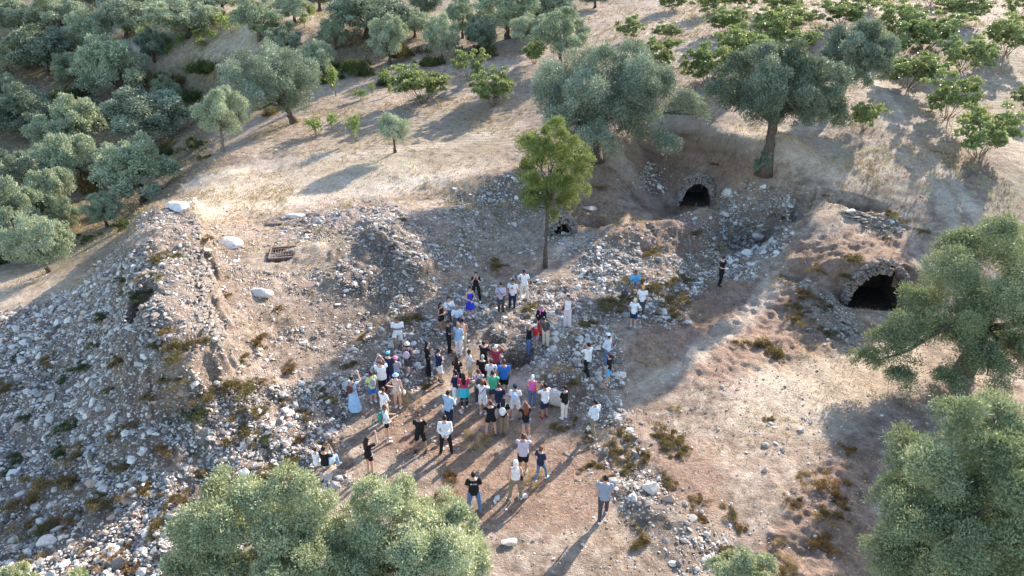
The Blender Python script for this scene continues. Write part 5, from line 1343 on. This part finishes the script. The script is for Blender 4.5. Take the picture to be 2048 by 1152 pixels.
PEOPLE = [
 dict(px=953,py=605,face=180,lab="woman in black jumpsuit photographing, farthest back left of the group",top=("jumpsuit","black"),bot=("trousers","black"),arms="phone",legs="wide",hair=("bob","dark"),female=True,phone="phone held to the face of the woman in the black jumpsuit"),
 dict(px=941,py=638,face=150,lab="woman in a royal blue dress with hands joined in front",top=("dress","royal"),bot=("midi","royal"),arms="front",hair=("bun","dark"),female=True,look=.25,h=1.66),
 dict(px=1002,py=628,face=185,lab="man in light tee with dark crossbody strap and black trousers",top=("tee","lilac"),bot=("trousers","dgrey"),arms="read",hair=("short","dark"),look=.3,shoe="grey",strap="navy"),
 dict(px=1024,py=622,face=195,lab="man in white tee with red chest print and navy trousers",top=("tee","white"),bot=("trousers","navy"),arms="down",hair=("short","dark"),skin=1,look=.2,shoe="navy",printc="red",legs="weight",sizeb=1.1),
 dict(px=1048,py=602,face=190,lab="man in navy cap, white tee and beige trousers standing uphill",top=("tee","white"),bot=("trousers","cream"),arms="hip",arms2="down",hat=("cap","navy"),legs="wide",skin=1,look=.2,shoe="grey"),
 dict(px=884,py=668,face=125,lab="woman in black tank top with crossed arms, left end of back row",top=("tank","black"),bot=("short_shorts","black"),arms="cross",hair=("long","dark"),female=True,h=1.65,skin=1),
 dict(px=903,py=655,face=150,lab="dark haired person in white tee sitting behind the bald man",top=("tee","white"),bot=("trousers","dgrey"),arms="knee",hair=("bob","dark"),legs="sit",strap="navy",dz=.25),
 dict(px=916,py=672,face=170,lab="bald man in open pale blue vest over white, seated",top=("shirt","paleblue"),bot=("trousers","dgrey"),arms="knee",hair=("bald",""),legs="sit",skin=1,dz=.3),
 dict(px=899,py=708,face=95,lab="man all in black standing with hands together at the left of the pit",top=("tee","black"),bot=("trousers","black"),arms="read",hair=("short","dark"),look=.35,shoe="black",skin=1),
 dict(px=918,py=713,face=25,lab="bald man in light blue shirt and white trousers with a white bag",top=("shirt","lblue"),bot=("trousers","white"),arms="front",hair=("bald",""),skin=1,shoe="cream",bag=("side","white","white shoulder bag of the bald man in light blue")),
 dict(px=927,py=703,face=20,lab="person in a peach orange top next to the bald man in light blue",top=("tank","peach"),bot=("trousers","beige"),arms="front",hair=("short","dark"),skin=1),
 dict(px=797,py=704,face=175,lab="man in white tee and white shorts, arms crossed, one foot up on a rock",top=("tee","white"),bot=("shorts","cream"),arms="cross",hair=("short","brown"),legs="step",skin=2,look=.1,shoe="dgrey",sizeb=1.12),
 dict(px=819,py=758,face=5,lab="woman in straw hat seen from behind with a mauve backpack",top=("tank","navy"),bot=("shorts","dgrey"),arms="front",hat=("bucket","straw"),hair=("bob","brown"),female=True,skin=1,bag=("pack","mauve","mauve backpack on the woman in the straw hat")),
 dict(px=858,py=753,face=75,lab="long haired woman in black trousers and black tee beside the man in white shorts",top=("tee","black"),bot=("wide_trousers","black"),arms="read",hair=("long","dark"),female=True,look=-.1),
 dict(px=880,py=766,face=60,lab="man in navy tee and bright white shorts with folded arms",top=("tee","navy"),bot=("shorts","white"),arms="cross",hair=("short","dark"),shoe="dgrey",skin=0),
 dict(px=782,py=778,face=15,lab="person in a blue cap and navy top, back turned, at the left of the crowd",top=("tee","navy"),bot=("trousers","navy"),arms="front",hat=("cap","sky"),hair=("short","dark")),
 dict(px=795,py=778,face=10,lab="child-sized person in a pink bucket hat and checked shirt",top=("shirt","greyblue"),bot=("shorts","jeans"),arms="front",hat=("bucket","rose"),hair=("short","brown"),h=1.5),
 dict(px=768,py=792,face=340,lab="person in white tee holding up both arms to photograph at the left of the crowd",top=("tee","white"),bot=("wide_trousers","black"),arms="up",hair=("short","red"),legs="walk",sizeb=1.1,phone="phone raised by the auburn haired person in white"),
 dict(px=748,py=808,face=330,lab="girl in lime yellow top and blue shorts with a grey backpack",top=("tee","lyellow"),bot=("shorts","blue"),arms="front",hair=("bob","brown"),female=True,h=1.55,bag=("pack","grey","grey backpack on the girl in lime yellow")),
 dict(px=711,py=824,face=20,lab="woman in a long pale blue dress, leftmost of the crowd",top=("dress","lblue"),bot=("maxi","lblue"),arms="up",hair=("bun","dark"),female=True,bag=("pack","brownbag","small dark brown backpack on the long blue dress")),
 dict(px=797,py=821,face=10,lab="woman in a pale blue bucket hat and off-shoulder beige playsuit, hand on hip",top=("romper","beige"),bot=("short_shorts","beige"),arms="down",arms2="hip",hat=("bucket","skyhat"),female=True,skin=0,bag=("hand","cream","white bag hanging beside the beige playsuit")),
 dict(px=772,py=848,face=40,lab="man in a loose white shirt standing right behind the girl with the teal backpack",top=("shirt","white"),bot=("trousers","beige"),arms="front",hair=("short","brown"),skin=2),
 dict(px=776,py=884,face=70,lab="girl in white tee and black shorts with a teal backpack",top=("tee","white"),bot=("short_shorts","black"),arms="read",hair=("bob","red"),female=True,look=-.15,bag=("pack","teal","teal backpack on the girl in black shorts")),
 dict(px=899,py=852,face=35,lab="man in light blue polo and navy trousers, back to the camera",top=("tee","lblue"),bot=("trousers","navy"),arms="read",hair=("short","dark"),shoe="dgrey",sizeb=1.08,h=1.76),
 dict(px=843,py=904,face=185,lab="man in black tee and black shorts facing the camera with arms behind him",top=("tee","black"),bot=("shorts","black"),arms="behind",hair=("short","brown"),legs="wide",look=-.3,shoe="black",skin=1),
 dict(px=893,py=908,face=0,lab="man in a long sleeved white shirt with hands clasped behind his back",top=("long","white"),bot=("trousers","black"),arms="behind",hair=("short","dark"),legs="wide",shoe="navy",h=1.78,sizeb=1.05),
 dict(px=742,py=953,face=35,lab="woman in long black tee and black shorts photographing, bare legs, lower left",top=("tee","black"),bot=("short_shorts","black"),arms="up",hair=("long","dark"),female=True,legs="stand",skin=0,shoe="dgrey",phone="phone raised by the woman in the long black tee"),
 dict(px=662,py=945,face=25,lab="man in black tee and jeans sitting on the rubble photographing",top=("tee","black"),bot=("trousers","ljeans"),arms="phone",hair=("short","dark"),legs="sit",dz=.12,phone="phone held by the man seated on the rubble"),
 dict(px=645,py=938,face=30,lab="person in white with a hair bun sitting behind the seated man in black",top=("tee","white"),bot=("trousers","white"),arms="knee",hair=("bun","brown"),legs="sit",female=True,h=1.6),
 dict(px=982,py=868,face=350,lab="woman in loose black top and shorts with a messy brown bun, front of the crowd",top=("tee","black"),bot=("short_shorts","black"),arms="phone",hair=("bun","brown"),female=True,legs="wide",shoe="dgrey",sizeb=1.1,phone="phone of the woman with the messy bun"),
 dict(px=1007,py=862,face=10,lab="long dark haired woman with a small white backpack and dark trousers",top=("tee","black"),bot=("wide_trousers","khaki"),arms="front",hair=("long","dark"),female=True,bag=("pack","white","small white backpack at the front of the crowd")),
 dict(px=1053,py=874,face=355,lab="woman with long auburn hair, black top and denim shorts",top=("tee","black"),bot=("short_shorts","jeans"),arms="phone",hair=("long","red"),female=True,legs="weight"),
 dict(px=1089,py=836,face=330,lab="man in loose white shirt and dark shorts photographing beside the boulder",top=("shirt","white"),bot=("shorts","navy"),arms="phone",hair=("short","dark"),shoe="maroon",skin=1,phone="phone of the man in the loose white shirt"),
 dict(px=1128,py=840,face=320,lab="person in a navy cap and black top half hidden among the rocks",top=("tee","black"),bot=("trousers","cream"),arms="front",hat=("cap","navy"),hair=("short","dark"),h=1.6),
 dict(px=1187,py=872,face=330,lab="man in pale blue-white shirt and khaki trousers at the right edge of the crowd",top=("long","paleblue"),bot=("trousers","khaki"),arms="front",hair=("short","dark"),legs="walk",shoe="cream"),
 dict(px=1064,py=813,face=15,lab="white haired woman in a bright pink top with an orange bag",top=("tank","pink"),bot=("trousers","jeans"),arms="front",hair=("bob","white"),female=True,h=1.6,bag=("side","orange","orange bag beside the pink top")),
 dict(px=1030,py=836,face=5,lab="man in white tee, navy cap and white shorts with a light blue backpack",top=("tee","white"),bot=("shorts","white"),arms="front",hat=("cap","navy"),hair=("short","dark"),skin=1,legs="wide",shoe="navy",bag=("pack","steel","light blue backpack on the man in white shorts")),
 dict(px=998,py=832,face=5,lab="man in navy tee and pinkish beige trousers, back to the camera",top=("tee","navy"),bot=("trousers","mauve"),arms="front",hair=("short","brown"),sizeb=1.08),
 dict(px=966,py=824,face=15,lab="woman in white tee and white shorts with a thin dark crossbody strap",top=("tee","white"),bot=("shorts","white"),arms="phone",hair=("bob","red"),female=True,strap="navy",phone="phone of the woman all in white"),
 dict(px=929,py=812,face=355,lab="woman in crimson top with a turquoise wrap over black leggings",top=("tee","crimson"),bot=("leggings","black"),arms="front",hair=("long","dark"),female=True,sizeb=1.12),
 dict(px=913,py=808,face=300,lab="woman in navy vest and white trousers with a dark ponytail",top=("tee","navy"),bot=("wide_trousers","white"),arms="front",hair=("pony","dark"),female=True),
 dict(px=986,py=806,face=10,lab="man in a bright green tee photographing",top=("tee","green"),bot=("shorts","dgrey"),arms="phone",hair=("short","dark"),skin=1,phone="phone of the man in the green tee"),
 dict(px=958,py=803,face=350,lab="woman in a lilac grey top with a dark backpack in mid crowd",top=("tee","lilac"),bot=("trousers","dgrey"),arms="phone",hair=("bun","brown"),female=True,bag=("pack","dgrey","dark backpack in the middle of the crowd")),
 dict(px=1008,py=787,face=0,lab="man in a bright blue tee and black shorts at the hole's near edge",top=("tee","blue"),bot=("shorts","black"),arms="down",hair=("short","brown"),skin=1,h=1.78,sizeb=1.08),
 dict(px=983,py=782,face=5,lab="person in white shirt and dark cap behind the green tee",top=("shirt","white"),bot=("trousers","white"),arms="front",hat=("cap","dgrey"),hair=("short","dark")),
 dict(px=992,py=754,face=20,lab="white haired man in a maroon shirt raising an arm",top=("shirt","maroon"),bot=("trousers","navy"),arms="brow",arms2="down",hair=("short","white"),hat=None,skin=1,sizeb=1.1),
 dict(px=968,py=746,face=30,lab="man in black with both arms raised near the hole",top=("tee","black"),bot=("trousers","black"),arms="phone",hair=("short","dark"),skin=1,phone="phone of the man in black near the hole"),
 dict(px=966,py=773,face=10,lab="grey haired man in black tee and black trousers in mid crowd",top=("tee","black"),bot=("trousers","black"),arms="down",hair=("short","grey"),sizeb=1.1),
 dict(px=940,py=760,face=60,lab="woman in white tee and pale green shorts",top=("tee","white"),bot=("shorts","lgreen"),arms="front",hair=("bob","dark"),female=True,h=1.62,strap="navy"),
 dict(px=916,py=778,face=15,lab="woman in a black dress with long black hair, mid left of the crowd",top=("dress","black"),bot=("midi","black"),arms="front",hair=("long","dark"),female=True),
 dict(px=1057,py=712,face=255,lab="bald man in black tee and jeans pointing with his arm over the hole",top=("tee","black"),bot=("trousers","jeans"),arms="down",arms2="point",hair=("bald",""),skin=1,shoe="navy"),
 dict(px=1071,py=696,face=220,lab="child in a red tee and white cap",top=("tee","red"),bot=("shorts","grey"),arms="down",hat=("cap","white"),hair=("short","brown"),h=1.22,shoe="lgreen"),
 dict(px=1082,py=672,face=200,lab="woman in grey cap, pink scarf, black top and red skirt",top=("long","black"),bot=("skirt","red"),arms="front",hat=("kerchief","grey"),hair=("short","dark"),female=True,scarf="pink"),
 dict(px=1091,py=699,face=215,lab="man in dark tee and beige trousers bending forward with a backpack",top=("tee","dgrey"),bot=("trousers","beige"),arms="down",hair=("short","dark"),lean=.35,look=.3,shoe="navy",skin=2,bag=("pack","khaki","dark khaki backpack on the bending man")),
 dict(px=1134,py=657,face=200,lab="curly haired woman in pale pink jumpsuit, hand on hip, alone on the path",top=("tank","white"),bot=("wide_trousers","palepink"),arms="down",arms2="hip",hair=("curly","brown"),female=True,shoe="beige",bag=("side","maroon","small dark red bag of the woman in the pale jumpsuit")),
 dict(px=1174,py=753,face=330,lab="man in white tee and black trousers standing alone, holding a phone",top=("tee","white"),bot=("trousers","black"),arms="phone",hair=("short","dark"),legs="walk",shoe="black",phone="phone of the man in black trousers"),
 dict(px=1213,py=732,face=320,lab="person in white cap and pale blue shirt with a pink bag",top=("long","paleblue"),bot=("trousers","jeans"),arms="front",hat=("cap","white"),hair=("bob","brown"),female=True,bag=("side","rose","pink bag of the person in pale blue")),
 dict(px=1215,py=772,face=300,lab="girl in black tee and light denim shorts, rightmost of the crowd",top=("tee","black"),bot=("shorts","sky"),arms="down",hat=("cap","dgrey"),hair=("pony","dark"),female=True,h=1.62),
 dict(px=1268,py=590,face=185,lab="man in a bright blue tee sitting on the rocks",top=("tee","sky"),bot=("shorts","grey"),arms="knee",hair=("short","brown"),legs="sit",skin=2,dz=.25,lean=.15,look=.2,sizeb=1.1,shoe="dgrey"),
 dict(px=1281,py=633,face=190,lab="person in an orange cap, white tee and grey trousers",top=("tee","white"),bot=("trousers","dgrey"),arms="down",hat=("cap","orange"),hair=("short","dark"),skin=1,look=.25),
 dict(px=1265,py=656,face=25,lab="blond haired woman in white tee and dark shorts below the orange cap",top=("tee","white"),bot=("shorts","navy"),arms="hip",arms2="front",hair=("bob","blond"),female=True,h=1.62,shoe="lblue"),
 dict(px=1439,py=568,face=140,lab="man all in black walking alone at the right holding a sheet",top=("tee","black"),bot=("trousers","black"),arms="read",arms2="front",hair=("short","dark"),legs="weight",look=.3,shoe="black",h=1.76),
 dict(px=1046,py=945,face=5,lab="man in pale lilac tee and black shorts behind the woman in the white cap",top=("tee","lilac"),bot=("shorts","black"),arms="phone",hair=("short","brown"),skin=1,h=1.78,sizeb=1.1),
 dict(px=1031,py=996,face=0,lab="woman in white cap, white vest and khaki trousers, back to the camera",top=("tank","white"),bot=("trousers","khaki"),arms="down",hat=("kerchief","white"),hair=("short","dark"),female=True,legs="wide",bag=("side","black","black bag at the hip of the woman in the white cap")),
 dict(px=1080,py=963,face=40,lab="auburn haired young person in navy tee and jeans looking right",top=("tee","navy"),bot=("leggings","jeans"),arms="down",hair=("bob","red"),female=True,h=1.58,legs="walk",look=.1),
 dict(px=949,py=1023,face=355,lab="man in jeans and black tee with a white emblem across the back",top=("tee","black"),bot=("trousers","jeans"),arms="read",hair=("short","dark"),legs="wide",logo=True,shoe="jeans",h=1.76),
 dict(px=1205,py=1040,face=10,lab="man in grey-blue tee and dark jeans walking alone at the bottom",top=("tee","greyblue"),bot=("trousers","dgrey"),arms="front",arms2="down",hair=("short","dark"),legs="walk",lean=.08,look=.2,h=1.80,sizeb=1.05),
]
for q in PEOPLE:
    r = person(**q)
    if "turquoise wrap" in q["lab"]:
        m = MB(); m.tube([np.array([0, 0, 1.04]), np.array([0, 0, .92]), np.array([0, 0, .60])], [(.175, .135), (.20, .155), (.25, .20)], 16)
        link("skirt", remeshed(m, "skirt", [cloth("turq")], .018), r)
    if "holding a sheet" in q["lab"]:
        m = MB(); m.box((.12, .36, 1.20), (.10, .075, .004)); o = link("paper_sheet", m.mesh("paper_sheet", [cloth("white")], False)); o.matrix_world = Matrix.Translation(r.location) @ r.rotation_euler.to_matrix().to_4x4(); tag(o, "white sheet of paper held by the man walking in black", "paper")
m = MB(); b = G(1249, 592); m.ell((0, 0, .16), (.20, .16, .20), None, 12, 9); m.ell((.02, -.13, .12), (.13, .07, .11), None, 10, 7); m.tube([(-.05, 0, .34), (0, 0, .40), (.05, 0, .34)], [.012] * 3, 6)
tag(link("backpack", remeshed(m, "backpack", [cloth("dgrey")], .02, 2), None, b), "dark grey backpack on the rocks beside the seated man in bright blue", "backpack")
